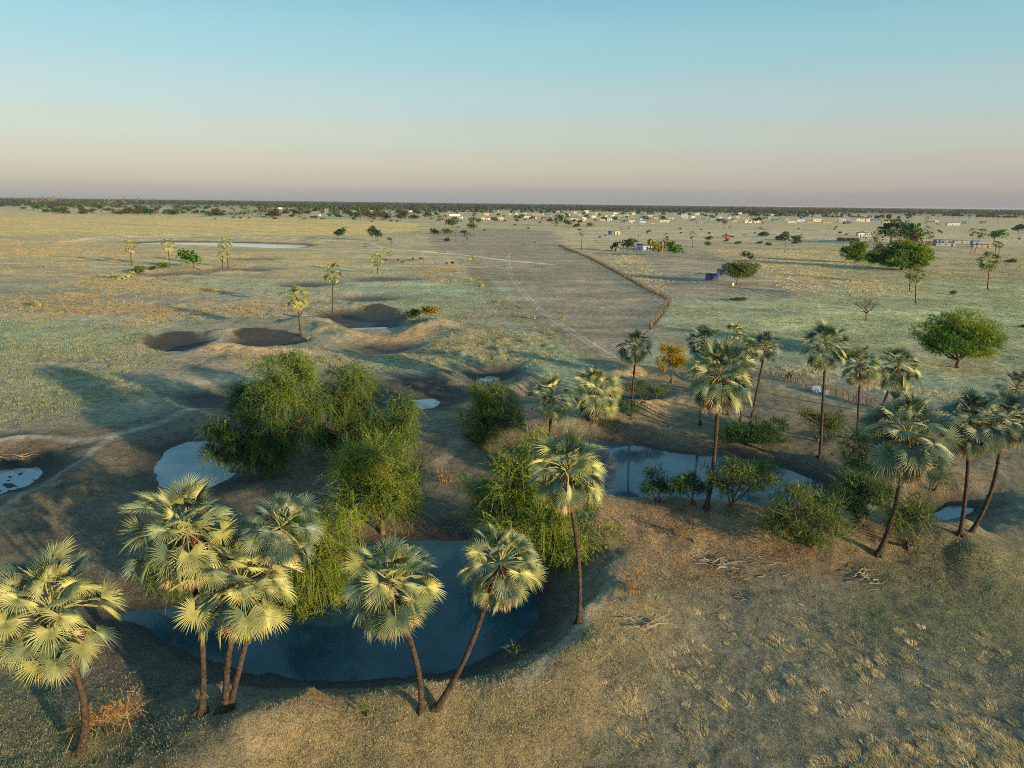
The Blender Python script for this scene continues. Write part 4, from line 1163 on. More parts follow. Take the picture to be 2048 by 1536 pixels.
MIDT = [
    ('round', 388, 536, 46, 39, 'round yellow-green tree in the palm grove before the far white pan', 2),
    ('bush', 276, 549, 28, 20, 'feathery bush at the right end of the low palm thicket', 1),
    ('bush', 326, 541, 24, 14, 'low bush at the foot of the second grove palm', 1),
    ('bush', 304, 540, 16, 9, 'dark little bush between the thicket and the second grove palm', 0),
    ('round', 676, 479, 31, 27, 'round dark tree by the end of the far white pan', 0),
    ('round', 755, 481, 34, 32, 'taller round tree right of the dark one by the far white pan', 1),
    ('flat', 784, 491, 20, 17, 'small brown flat-topped tree on the sandy track bend', 1),
    ('round', 906, 456, 34, 22, 'large green tree at the head of the bare corridor, left side', 1),
    ('bush', 944, 457, 20, 14, 'round bush at the foot of the far palm', 1),
    ('bush', 870, 467, 20, 12, 'dark bush left of the three at the corridor head', 0),
    ('bush', 896, 468, 24, 14, 'middle dark bush of the three at the corridor head', 1),
    ('bush', 927, 466, 14, 8, 'lowest bush beside the slim corridor palm', 3),
    ('yellow', 935, 481, 28, 17, 'yellow-green bushy tree nearest on the left of the corridor', 1),
    ('bush', 893, 483, 14, 10, 'single dark round bush left of the yellow-green one', 0),
    ('loose', 1113, 453, 26, 27, 'tall loose tree at the far end of the corridor, right of centre', 0),
    ('round', 1136, 453, 18, 15, 'smaller round tree right of the tall loose one', 1),
    ('bush', 1153, 454, 14, 9, 'low brown bush right of the two far corridor trees', 3),
    ('bush', 1180, 454, 12, 10, 'bush with a palm in it, far right of the corridor end', 1),
    ('palm', 1189, 455, 8, 16, 'tiny palm at the far right of the corridor end', 0),
    ('round', 1254, 502, 34, 30, 'dark green round tree over the left farm roofs', 0),
    ('bush', 1228, 500, 16, 20, 'dull tree at the left end of the farm by the ploughed field', 0),
    ('yellow', 1316, 513, 32, 38, 'yellow tree in front of the farm huts', 0),
    ('yellow', 1328, 500, 26, 26, 'yellow tree behind, touching the front yellow one', 0),
    ('brown', 1341, 501, 18, 22, 'brown-leaved tree right of the yellow farm trees', 0),
    ('round', 1350, 512, 33, 28, 'green and orange tree at the right end of the farm', 2),
    ('bush', 1303, 489, 16, 14, 'brown bush behind the blue farm roof', 3),
    ('palm', 1276, 490, 10, 21, 'small palm standing behind the dark green farm tree', 1),
    ('loose', 1295, 469, 11, 12, 'small round-topped tree in the pale field near the grey hut', 0),
    ('flat', 1330, 473, 11, 7, 'tiny flat-topped tree behind the farm', 0),
    ('round', 1416, 495, 16, 13, 'lower ball of the two-tier dark tree beyond the ploughed field', 0),
    ('round', 1415, 483, 17, 12, 'upper ball of the two-tier dark tree beyond the ploughed field', 0),
    ('loose', 1500, 525, 30, 24, 'small leaning green tree beyond the blue sheds', 0),
    ('bush', 1525, 474, 22, 12, 'wide dark bush in the far pale field', 0),
    ('round', 1594, 484, 24, 14, 'low wide green tree beyond the leaning palm', 1),
    ('bush', 1563, 480, 26, 14, 'brown thicket beside the leaning palm', 3),
    ('loose', 1449, 452, 8, 12, 'thin little tree in the open strip before the village', 0),
    ('round', 1780, 490, 46, 42, 'left dark tree of the far green group with palms before it', 0),
    ('round', 1798, 489, 50, 50, 'tallest dark tree of the far green group', 1),
    ('round', 1826, 488, 46, 42, 'right green tree of the far green group', 2),
    ('brown', 1825, 492, 26, 28, 'grey-brown bush in front of the far green group', 0),
    ('bush', 1762, 506, 24, 20, 'brown round bush between the slim palm pair and the green group', 3),
    ('round', 1988, 482, 33, 23, 'flat-topped bright green tree near the right edge', 2),
    ('round', 2036, 467, 22, 18, 'green tree at the right frame edge in the distance', 1),
    ('flat', 1955, 526, 16, 9, 'small umbrella bush left of the lone right-edge palm', 0),
    ('bush', 2020, 525, 18, 8, 'low brown bush right of the lone palm', 3),
    ('bush', 1477, 601, 34, 9, 'low dark shrub at the near edge of the ploughed field', 1),
    ('bush', 1570, 470, 12, 9, 'round little bush above the brown thicket', 2),
    ('bush', 1905, 589, 12, 9, 'tiny green shrub in the right field', 2),
    ('bush', 2045, 655, 14, 6, 'low dark shrub at the right frame edge', 0),
    ('bush', 1495, 762, 18, 16, 'small shrub against the near stick fence', 3),
    ('bush', 1578, 757, 14, 14, 'dark agave-like shrub behind the near stick fence', 0),
]
for k, px, py, w, h, lab, wh in MIDT:
    put(k, px, py, w, h, lab, 'palm' if k == 'palm' else 'bush' if k in ('bush', 'yellowbush') else 'tree', None, wh, name={'bush': 'bush', 'palm': 'far_palm'}.get(k, 'far_tree'))
YP = [(945, 521, 20, 16, 'yellowish clump of young palm by the bare corridor'), (958, 528, 15, 13, 'blue-green young palm beside the yellowish clump'), (769, 504, 12, 13, 'young palm on the sandy track bend'),
      (780, 511, 13, 15, 'yellow young palm above the squat mound palm'), (876, 510, 7, 10, 'tiny young palm below the sandy track'), (891, 504, 8, 10, 'tiny young palm above the sandy track'),
      (1124, 641, 16, 15, 'young palm beside the rutted track, lower one of two'), (1131, 627, 10, 10, 'yellow young palm beside the rutted track, upper one of two'), (1056, 637, 14, 11, 'left young palm of two at the corridor edge'),
      (1068, 638, 15, 12, 'right young palm of two at the corridor edge'), (1096, 667, 18, 14, 'young palm nearest the end of the rutted track'), (1018, 591, 12, 8, 'low young palm on the corridor edge, uppermost right'),
      (996, 604, 12, 9, 'low young palm on the brown corridor edge'), (960, 573, 20, 11, 'wide blue-green young palm on the corridor edge'), (939, 560, 9, 10, 'small young palm above the wide blue-green one'),
      (225, 556, 20, 14, 'leftmost clump of the low palm thicket'), (245, 559, 22, 15, 'front clump of the low palm thicket'), (263, 556, 22, 17, 'right clump of the low palm thicket'), (196, 553, 9, 9, 'small lone clump left of the palm thicket'),
      (406, 541, 10, 11, 'young palm right of the round yellow-green tree'), (140, 537, 7, 6, 'small shrub-like palm far left in the plain'), (88, 534, 8, 6, 'tiny palm shrub furthest left in the plain'),
      (617, 678, 10, 9, 'young palm at the foot of the leaning green palm'), (745, 546, 9, 10, 'young palm at the foot of the squat mound palm'), (70, 612, 22, 12, 'loose straw clump at the far left'),
      (1576, 752, 11, 14, 'young palm above the near stick fence, left'), (1612, 750, 11, 12, 'young palm above the near stick fence, right'), (930, 523, 9, 7, 'small dark palm shrub left of the yellowish clump')]
for px, py, w, h, lab in YP:
    put('young', px, py, w, h, lab, 'palm', 'young palms on the plain', name='young_palm')

# ------------------------------------------------------------------ the village
WALLS = {'white': (.72, .70, .66), 'tan': (.55, .42, .28), 'yellow': (.62, .52, .26), 'blue': (.10, .24, .55), 'pale blue': (.42, .55, .66), 'green': (.12, .40, .24), 'pink': (.60, .36, .32),
         'orange': (.62, .34, .16), 'red': (.45, .08, .05), 'grey': (.30, .29, .27), 'brown': (.20, .14, .10), 'dark blue': (.02, .05, .42), 'teal': (.12, .38, .42)}
for k_, c_ in WALLS.items():
    c_ = tuple(q * .72 + sum(c_) / 3 * .28 for q in c_)
    MAT['wall_' + k_] = simple_mat('painted_wall_' + k_.replace(' ', '_'), tuple(q * .85 for q in c_), c_, .6, .8, .2)
ROOFS = {'white': (.62, .62, .60), 'grey': (.22, .24, .26), 'blue': (.12, .30, .55), 'rust': (.25, .11, .06), 'dark': (.05, .055, .07), 'bright blue': (.05, .35, .75)}
for k_, c_ in ROOFS.items():
    MAT['roof_' + k_] = simple_mat('roof_sheet_' + k_.replace(' ', '_'), tuple(q * .8 for q in c_), c_, 1.2, .45, .3)
MAT['dark_opening'] = simple_mat('dark_door', (.02, .018, .016), (.05, .04, .035), 1, .8, .1)

def house(px, py, wpx, hpx, wall, roof, label, seed, cat='house', name='house', group=None, pitch=None, rz=None, loc=None, openings=True):
    rng = random.Random(seed)
    g = G(px, py)
    d = np.linalg.norm(g - np.array([0, 0, H])); W = wpx * d / F * .86; Hh = hpx * d / F
    D = min(W * .75, 7.5) if W > 3 else W * .8
    wh = Hh * .80
    root = thing(name, label, cat, (g[0], g[1], hz(g[0], g[1]) - .05), rng.uniform(-.25, .25) - math.atan2(g[0], g[1]) * .6 if rz is None else rz, group)
    gable = pitch if pitch is not None else rng.random() < .45
    b = MB(); b.box((-W / 2, -D / 2, -.2), (W / 2, D / 2, wh))
    if gable and D < W:
        b.add([(-W / 2, -D / 2, wh), (-W / 2, D / 2, wh), (-W / 2, 0, Hh - .06), (W / 2, -D / 2, wh), (W / 2, D / 2, wh), (W / 2, 0, Hh - .06)], [(0, 2, 1), (3, 4, 5)])
    b.build('wall', 'wall_' + wall, root)
    r = MB(); e = min(.35, W * .06)
    if gable and D < W:
        for s in (-1, 1):
            y0, y1 = s * (D / 2 + e), 0
            z0, z1 = wh - .12, Hh
            v = [(-W / 2 - e, y0, z0), (W / 2 + e, y0, z0), (W / 2 + e, y1, z1), (-W / 2 - e, y1, z1)]
            v += [(a, b_, c + .09) for a, b_, c in v]
            r.add(v, None, [(0, 1, 2, 3), (4, 5, 6, 7), (0, 1, 5, 4), (1, 2, 6, 5), (3, 0, 4, 7)])
    else:
        z0, z1 = wh + .02, wh + .18 + (Hh - wh) * .5
        v = [(-W / 2 - e, -D / 2 - e, z1), (W / 2 + e, -D / 2 - e, z1), (W / 2 + e, D / 2 + e, z0), (-W / 2 - e, D / 2 + e, z0)]
        v += [(a, b_, c + .09) for a, b_, c in v]
        r.add(v, None, [(3, 2, 1, 0), (4, 5, 6, 7), (0, 1, 5, 4), (1, 2, 6, 5), (2, 3, 7, 6), (3, 0, 4, 7)])
    r.build('roof', 'roof_' + roof, root)
    if openings and W > 2.5:
        n = max(1, int(W / 3.2)); di = rng.randrange(n)
        for k in range(n):
            x = -W / 2 + (k + .5) * W / n
            q = MB()
            if k == di:
                q.box((x - .5, -D / 2 - .04, .0), (x + .5, -D / 2 + .05, min(2.1, wh * .8))); q.build('door', 'dark_opening', root)
            else:
                q.box((x - .55, -D / 2 - .03, wh * .38), (x + .55, -D / 2 + .05, wh * .72)); q.build('window', 'glass', root)
    return root

TOWN = [(890, 441, 9, 5, 'red', 'rust'), (860, 428, 18, 4, 'white', 'white'), (909, 432, 25, 4, 'white', 'white'), (920, 437.5, 11, 5, 'pale blue', 'white'), (973, 431, 10, 5, 'tan', 'grey'), (966, 439.5, 7, 4, 'yellow', 'white'),
        (976, 439.5, 8, 4, 'white', 'grey'), (988, 439.5, 12, 5, 'dark blue', 'dark'), (999, 440, 7, 6, 'orange', 'rust'), (1004, 440.5, 6, 6, 'pale blue', 'white'), (1033, 430, 4, 4, 'white', 'white'), (1048, 430, 14, 4, 'tan', 'grey'),
        (1020, 430, 5, 4, 'yellow', 'grey'), (1076, 430.5, 26, 4, 'tan', 'white'), (1093, 430, 7, 5, 'blue', 'bright blue'), (1097, 433.5, 14, 4, 'green', 'grey'), (1056, 435.5, 20, 4, 'pale blue', 'grey'), (1068, 437.5, 10, 3, 'white', 'white'),
        (1091, 441, 20, 6, 'brown', 'rust'), (1130, 440, 10, 5, 'pale blue', 'white'), (1148, 440, 16, 5, 'pink', 'rust'), (1168, 442, 9, 7, 'tan', 'white'), (1132, 432, 16, 4, 'white', 'white'), (1173, 426, 9, 5, 'yellow', 'white'),
        (1160, 433, 8, 4, 'grey', 'white'), (1176, 434, 7, 4, 'pale blue', 'bright blue'), (1187, 435.5, 9, 5, 'white', 'white'), (1193, 429, 8, 4, 'yellow', 'grey'), (1205, 442, 11, 5, 'tan', 'grey'), (1219, 441, 9, 5, 'white', 'blue'),
        (1212, 434, 8, 4, 'orange', 'rust'), (1226, 433, 8, 4, 'white', 'grey'), (1240, 437, 8, 5, 'pale blue', 'white'), (1253, 435, 9, 5, 'yellow', 'white'), (1240, 443, 5, 4, 'blue', 'dark'), (1252, 445.5, 6, 4, 'teal', 'grey'),
        (1264, 445.5, 11, 6, 'white', 'rust'), (1273, 443, 8, 5, 'blue', 'bright blue'), (1285, 446, 13, 5, 'pale blue', 'blue'), (1283, 440.5, 8, 5, 'yellow', 'grey'), (1304, 447.5, 12, 3, 'tan', 'grey'), (1301, 433, 11, 4, 'pale blue', 'bright blue'),
        (1266, 430, 8, 4, 'tan', 'white'), (1311, 438, 9, 5, 'orange', 'rust'), (1320, 436, 6, 5, 'blue', 'blue'), (1328, 436, 9, 4, 'pink', 'white'), (1329, 444.5, 19, 6, 'white', 'blue'), (1343, 437.5, 11, 4, 'yellow', 'grey'),
        (1351, 445, 8, 4, 'green', 'grey'), (1369, 434, 14, 6, 'pale blue', 'bright blue'), (1371, 438, 9, 4, 'yellow', 'white'), (1386, 436, 8, 4, 'white', 'grey'), (1401, 446.5, 5, 4, 'pale blue', 'blue'), (1408, 440, 9, 4, 'teal', 'blue'),
        (1416, 446, 5, 4, 'blue', 'blue'), (1425, 440, 12, 4, 'teal', 'grey'), (1439, 439.5, 9, 5, 'pink', 'white'), (1452, 446.5, 5, 6, 'dark blue', 'rust'), (1447, 444, 5, 5, 'orange', 'grey'), (1465, 444.5, 18, 6, 'tan', 'grey'),
        (1475, 437, 8, 4, 'yellow', 'white'), (1459, 438, 6, 4, 'white', 'white'), (1493, 439.5, 14, 5, 'tan', 'white'), (1495, 445.5, 15, 5, 'white', 'grey'), (1513, 445, 13, 6, 'white', 'white'), (1518, 438, 8, 4, 'pale blue', 'blue'),
        (1534, 438, 8, 5, 'yellow', 'white'), (1527, 448, 6, 3, 'red', 'rust'), (1551, 443.5, 14, 4, 'blue', 'dark'), (1560, 439, 9, 4, 'grey', 'grey'), (1572, 441, 8, 4, 'tan', 'grey'), (1584, 446, 17, 5, 'white', 'white'),
        (1597, 443.5, 8, 5, 'pale blue', 'blue'), (1604, 444, 9, 6, 'white', 'blue'), (1633, 443.5, 17, 5, 'yellow', 'white'), (1619, 446, 12, 3, 'tan', 'grey'), (1653, 446, 17, 3, 'orange', 'grey'), (1684, 443.5, 13, 5, 'tan', 'white'),
        (1693, 448, 12, 4, 'dark blue', 'dark'), (1708, 443, 8, 4, 'tan', 'grey'), (1722, 443, 20, 6, 'white', 'blue'), (1735, 444, 8, 5, 'yellow', 'white'), (1751, 442, 19, 3, 'blue', 'bright blue'), (1777, 449, 26, 6, 'tan', 'grey'),
        (1792, 443, 12, 4, 'dark blue', 'dark'), (1800, 448, 6, 4, 'yellow', 'grey'), (1813, 446, 10, 4, 'tan', 'grey'), (1862, 448, 20, 4, 'grey', 'dark'), (1877, 450.5, 5, 4, 'blue', 'blue'), (1905, 451, 23, 5, 'pale blue', 'white'),
        (1872, 446, 6, 4, 'white', 'white'), (1928, 448, 8, 4, 'teal', 'grey'), (1966, 447, 8, 3, 'brown', 'dark'), (1345, 430, 9, 4, 'grey', 'white'), (1230, 428, 9, 3, 'white', 'white'), (1395, 430, 9, 4, 'white', 'white'),
        (1150, 427, 8, 3, 'tan', 'white'), (1115, 426, 9, 3, 'white', 'white'), (820, 424, 9, 3, 'white', 'white'), (1000, 423, 8, 3, 'yellow', 'grey'), (560, 418, 8, 3, 'white', 'white'), (655, 421, 9, 3, 'yellow', 'white'),
        (640, 432, 5, 3, 'white', 'white'), (745, 424, 8, 3, 'tan', 'white'), (4, 393.5, 8, 2.5, 'white', 'white'), (1545, 432, 8, 4, 'pale blue', 'blue'), (1480, 428, 8, 3, 'white', 'grey')]
def ordinal(n):
    w = ['zeroth', 'first', 'second', 'third', 'fourth', 'fifth', 'sixth', 'seventh', 'eighth', 'ninth', 'tenth', 'eleventh', 'twelfth', 'thirteenth', 'fourteenth', 'fifteenth', 'sixteenth', 'seventeenth', 'eighteenth', 'nineteenth', 'twentieth']
    return w[n] if n <= 20 else 'twenty-' + w[n - 20]
_cnt = {}
for t_ in TOWN: _cnt.setdefault((t_[4], t_[5]), []).append(t_[0])
for i, (px, py, w, h, wa, ro) in enumerate(TOWN):
    xs = sorted(_cnt[(wa, ro)]); k = xs.index(px) + 1
    if len(xs) == 1: pos = 'no other has these colours'
    elif k == 1: pos = 'leftmost of its colours'
    elif k == len(xs): pos = 'rightmost of its colours'
    else: pos = ordinal(k) + ' from left of its colours'
    house(px, py, w, h + .3, wa, ro, 'far village house, %s walls, %s roof, %s' % (wa, ro, pos), 900 + i, group='village houses on the horizon')

MIDH = [(1234, 469, 12, 8, 'tan', 'grey', 'tan block hut alone on the pale plain', 'hut'), (1220, 469, 9, 7, 'dark blue', 'dark', 'dark tin lean-to joined to the left of the lone tan hut', 'shed'),
        (1452, 477, 15, 7, 'red', 'rust', 'rusty red shed in the far field', 'shed'), (1727, 473, 26, 8, 'pale blue', 'white', 'pale shed left of the far green tree group', 'shed'), (1696, 482, 42, 6, 'brown', 'dark', 'long low dark shed in the right field', 'shed'),
        (1279, 499, 12, 12, 'dark blue', 'dark', 'dark tin hut right of the dark green farm tree', 'hut'), (1295, 499, 20, 11, 'pale blue', 'bright blue', 'farm hut with a bright blue roof', 'hut'),
        (1336, 496, 10, 9, 'pink', 'rust', 'pinkish farm hut between the yellow tree and the orange one', 'hut'), (1232, 501, 12, 9, 'grey', 'blue', 'grey hut at the left end of the farm', 'hut'),
        (1884, 484, 26, 4.5, 'grey', 'dark', 'dark-roofed hut at the back of the right-hand compound', 'hut'), (1862, 490, 20, 6, 'grey', 'dark', 'dark hut at the left end of the right-hand compound', 'hut'),
        (1890, 492, 32, 6, 'pale blue', 'grey', 'long pale blue hut at the front of the right-hand compound', 'hut'), (1884, 487, 9, 7, 'blue', 'bright blue', 'little bright blue roofed hut in the middle of the right-hand compound', 'hut'),
        (1922, 485, 26, 4, 'tan', 'white', 'low tan building at the back right of the compound', 'hut'), (1950, 490, 14, 8, 'blue', 'blue', 'blue hut between the two compound palms', 'hut'), (1962, 494, 28, 5, 'tan', 'grey', 'low tan wall-like hut at the front right of the compound', 'hut'),
        (1423, 560, 25, 14, 'dark blue', 'grey', 'larger deep blue shed at the edge of the ploughed field', 'shed'), (1441, 550, 15, 13, 'dark blue', 'blue', 'smaller deep blue shed next to the spreading acacia', 'shed')]
for i, (px, py, w, h, wa, ro, lab, cat) in enumerate(MIDH):
    house(px, py, w, h, wa, ro, lab, 1200 + i, cat, 'tin_hut' if cat == 'hut' else 'shed', pitch=False, rz=-.12 if i > 15 else None)

# water tank under the acacia
g = G(1465, 571)
t = thing('water_tank', 'small white tank beside the acacia trunk', 'tank', g)
m = MB(); m.tube([(0, 0, 0), (0, 0, .9), (0, 0, 1.05)], [.55, .55, .3], 14); m.build('barrel', 'tank', t, True)
m = MB(); m.tube([(0, 0, 1.05), (0, 0, 1.13)], [.16, .16], 10); m.build('lid', 'roof_dark', t)

# ------------------------------------------------------------------ random far trees, each its own thing
rg = random.Random(12)
def on_belt():
    while True:
        x = rg.uniform(40, 860)
        y = rg.uniform(404, 434) + (x - 450) * .018
        if y < 407 + x * .0122 + 4: continue
        return x, y
grp = 'scattered trees of the far tree belt'
spots_palm = [(rg.uniform(62, 135), rg.uniform(411, 416)) for _ in range(22)] + [(rg.uniform(490, 640), rg.uniform(426, 435)) for _ in range(26)] + [(rg.uniform(180, 320), rg.uniform(409, 420)) for _ in range(16)] + [(rg.uniform(660, 800), rg.uniform(426, 438)) for _ in range(10)]
for x, y in spots_palm:
    put('palm', x, y, 6, rg.uniform(11, 17), 'small pale palm in the far tree belt left of centre', 'palm', 'small palms of the far tree belt')
for i in range(185):
    x, y = on_belt()
    s = rg.uniform(.6, 1.3) * (.38 + (y - 400) / 42)
    k = rg.choice(['round', 'bush', 'loose', 'flat', 'brown', 'bush', 'loose'])
    put(k, x, y, rg.uniform(11, 20) * s, rg.uniform(7, 12) * s, 'small tree or bush in the far tree belt left of centre', 'tree', grp)
for i in range(150):                   # trees between the village houses
    x = rg.uniform(850, 1860); y = rg.uniform(420, 448)
    if x > 1620 and y > 430: continue
    s = rg.uniform(.7, 1.25) * (.4 + (y - 415) / 50)
    k = rg.choice(['round', 'bush', 'loose', 'flat', 'loose', 'palm' if x > 1500 else 'bush'])
    put(k, x, y, rg.uniform(9, 17) * s, rg.uniform(7, 11) * s * (1.5 if k == 'palm' else 1), 'small tree standing among the far village houses', 'tree', 'trees among the village houses')
for x, y in ((1875, 445), (1905, 446), (1916, 447), (1937, 446), (1971, 446), (1995, 448), (2044, 447), (1780, 440), (1690, 440), (1822, 446)):
    put('palm', x, y, 6, 11, 'tiny palm at the right end of the village row', 'palm', 'palms at the right end of the village')
for i in range(70):                    # low bushes of the pale field
    x = rg.uniform(1180, 2040); y = rg.uniform(455, 492)
    if 1200 < x < 1380 and y > 478: continue
    if 1740 < x < 1990 and y > 470: continue
    s = (y - 430) / 45
    put('bush' if rg.random() < .8 else 'flat', x, y, rg.uniform(5, 11) * s, rg.uniform(3.5, 6) * s, 'low bush dotted over the pale far field', 'bush', 'low bushes of the far field', name='bush')
for i in range(34):
    x = rg.uniform(420, 1180); y = rg.uniform(438, 462) + (x < 600) * 0
    if x < 840: y = rg.uniform(431, 439) + (x - 420) * .02
    put('bush', x, y, rg.uniform(4, 9), rg.uniform(3, 5), 'tiny bush along the far edge of the golden plain', 'bush', 'tiny bushes at the plain edge', name='bush')
for l_ in PR.values():                 # drop the kinds that were never set out
    for p_ in l_:
        if 'label' not in p_.keys():
            for c_ in list(p_.children): bpy.data.objects.remove(c_)
            bpy.data.objects.remove(p_)
# woodland to the horizon: nobody could count it
def woodland():
    rng = np.random.default_rng(9)
    n = 34000
    r = 2100 * (36000 / 2100) ** (rng.random(n) ** .80)
    a = np.radians(rng.uniform(-46, 46, n))
    x = r * np.sin(a); y = r * np.cos(a)
    k = fbm(x, y, 420, 3, 90) + sstep(2600, 5200, r) * .55 + fbm(x, y * 1, 1500, 2, 95) * .4
    keep = k > -.01
    x, y, r = x[keep], y[keep], r[keep]
    n = len(x)
    s = np.clip(r / 2600, 1, 6) ** .75
    hgt = (4 + 8 * rng.random(n) ** 2) * np.minimum(s, 1.7); wid = rng.uniform(7, 14, n) * s
    m = 16
    u = rng.normal(size=(n, m, 3)); u /= np.linalg.norm(u, axis=2)[..., None]
    z0 = terrain(x, y, False)
    c = np.stack([x, y, z0 + hgt * .58], 1)[:, None, :] + u * np.stack([wid * .45, wid * .45, hgt * .40], 1)[:, None, :]
    e1 = rng.normal(size=(n, m, 3)); e1 /= np.linalg.norm(e1, axis=2)[..., None]; e2 = np.cross(u + rng.normal(size=u.shape) * .4, e1); e2 /= np.linalg.norm(e2, axis=2)[..., None]
    sz = (np.minimum(wid, hgt * 1.3) * .30)[:, None, None]
    V = np.stack([c - e1 * sz, c + e2 * sz * .8, c + e1 * sz, c - e2 * sz * .8], 2).reshape(-1, 3)
    V[:, 2] = np.maximum(V[:, 2], 0)
    tn = np.repeat(np.clip(.4 + rng.normal(size=n) * .25, 0, 1), m * 4)
    me = make_mesh('woodland', V, None, np.arange(len(V)).reshape(-1, 4), 'far_wood', False, tn)
    o = link(bpy.data.objects.new('woodland', me))
    tag(o, 'dark scrub woodland filling the far distance to the horizon', 'woodland', None, 'stuff')
woodland()

# ------------------------------------------------------------------ fences
STAKES = []
def stake_mesh(seed):
    rng = np.random.default_rng(seed); m = MB()
    m.tube([(0, 0, -.2), (rng.normal() * .05, rng.normal() * .05, .6), (rng.normal() * .1, rng.normal() * .1, 1)], [.05, .045, .025], 5)
    return m.mesh('stake', 'fence_stick')
STAKES = [stake_mesh(i) for i in range(5)]
def fence(pts, step, hgt, label, n_ind=90, rails=False, name='stick_fence', seed=1, brush=0):
    rng = random.Random(seed)
    W = [P(a, b) for a, b in pts]
    g0 = W[0]; z0 = hz(*g0)
    root = thing(name, label, 'fence', (g0[0], g0[1], z0))
    P_ = []
    for a, b in zip(W[:-1], W[1:]):
        n = int(np.linalg.norm(b - a) / step)
        for k in range(n): P_.append(a + (b - a) * (k + rng.random() * .6) / n)
    P_.sort(key=lambda p: np.hypot(*p))
    A = np.array(P_); Zs = terrain(A[:, 0], A[:, 1])
    rest = MB()
    for i, p in enumerate(P_):
        x, y, z = p[0] - g0[0] + rng.gauss(0, .08), p[1] - g0[1] + rng.gauss(0, .08), Zs[i] - z0
        h = hgt * rng.uniform(.65, 1.2)
        if i < n_ind:
            o = link(bpy.data.objects.new('stake', STAKES[i % 5]), root)
            o.location = (x, y, z); o.scale = (1.1, 1.1, h); o.rotation_euler = (rng.gauss(0, .08), rng.gauss(0, .08), rng.random() * 6)
        else:
            rest.tube([(x, y, z - .2), (x + rng.gauss(0, .1), y + rng.gauss(0, .1), z + h)], [.06, .035], 4, cap=False)
    if rest.n:
        o = rest.build('stakes_row', 'fence_stick', root); o['kind'] = 'stuff'
    if rails:
        for zz in (.45, .95):
            r_ = MB(); L = [(w[0] - g0[0], w[1] - g0[1], hz(*w) - z0 + hgt * zz) for w in W]
            r_.tube(L, .012, 4); r_.build('wire', 'stick', root)
    if brush:
        m = MB(); rn = np.random.default_rng(seed)
        for p, z in zip(P_, Zs):
            for k in range(brush):
                c = np.array([p[0] - g0[0], p[1] - g0[1], z - z0]) + rn.normal(size=3) * np.array([.25, .25, 0])
                d = rn.normal(size=3) * .5 + np.array([0, 0, .7]); m.tube([c, c + unit(d) * hgt * (.5 + .5 * rn.random())], [.03, .012], 3, cap=False)
        o = m.build('brushwood', 'root', root); o['kind'] = 'stuff'
    return root
fence([(1118, 491), (1180, 517), (1240, 548), (1290, 577), (1338, 600)], .5, 1.9, 'stick fence along the left side of the ploughed field', brush=4, seed=3)
fence([(1338, 601), (1322, 630), (1300, 660)], .4, 1.9, 'short stick fence running down from the ploughed field corner', seed=4, brush=2)
fence([(1530, 748), (1590, 763), (1640, 779), (1700, 797), (1760, 813), (1860, 846), (1960, 880)], .27, 1.6, 'rough stick fence behind the palms of the right-hand pool', seed=5)
fence([(1120, 491), (1200, 489), (1290, 488)], 2.0, 1.4, 'post fence at the top left of the farm', 60, True, 'post_fence', 6)
fence([(1390, 500), (1560, 497), (1700, 506), (1800, 512)], 3.0, 1.4, 'post fence across the right field behind the ploughed land', 90, True, 'post_fence', 7)
fence([(1640, 482), (1760, 485), (1850, 500), (2060, 520)], 1.6, 1.6, 'brushwood fence in front of the right-hand compound', 90, False, 'brush_fence', 8, brush=4)
fence([(1640, 470), (1900, 474), (2060, 478)], 3.0, 1.4, 'long far fence behind the green tree group', 90, True, 'post_fence', 9)

def metal_sheet(px, py, w, h, label, rz):
    g = G(px, py); t = MB(); n = 12
    X = np.linspace(-w / 2, w / 2, n * 4 + 1); Y = .03 * np.sin(np.arange(len(X)) * math.pi / 2)
    v = []
    for x, y in zip(X, Y): v += [(x, y, 0), (x, y + h * .35, h), (x, y + .01, 0), (x, y + .01 + h * .35, h)]
    q = []
    for i in range(len(X) - 1):
        a = i * 4; q += [(a, a + 4, a + 5, a + 1), (a + 2, a + 3, a + 7, a + 6), (a + 1, a + 5, a + 7, a + 3), (a, a + 2, a + 6, a + 4)]
    t.add(v, None, q)
    o = t.build('corrugated_sheet', 'wall_pale blue'); o.location = tuple(g); o.rotation_euler = (0, 0, rz)
    tag(o, label, 'metal sheet')
metal_sheet(1634, 785, 1.6, 1.0, 'larger pale blue corrugated sheet leaning on the rough stick fence', .2)
metal_sheet(1654, 790, 1.2, .7, 'smaller pale blue corrugated sheet right of the larger one', .3)

# power poles at the village edge
for px, py, lab in ((1392, 455, 'thin wooden power pole on the open strip before the village'), (1572, 450, 'thin wooden power pole before the right part of the village'), (1864, 470, 'thin wooden power pole behind the green tree group')):
    g = G(px, py); t = thing('power_pole', lab, 'pole', g)
    m = MB(); m.tube([(0, 0, -.3), (0, 0, 9)], [.18, .12], 7); m.build('pole', 'root', t)
    m = MB(); m.box((-1.1, -.06, 8.2), (1.1, .06, 8.35)); m.build('crossarm', 'root', t)

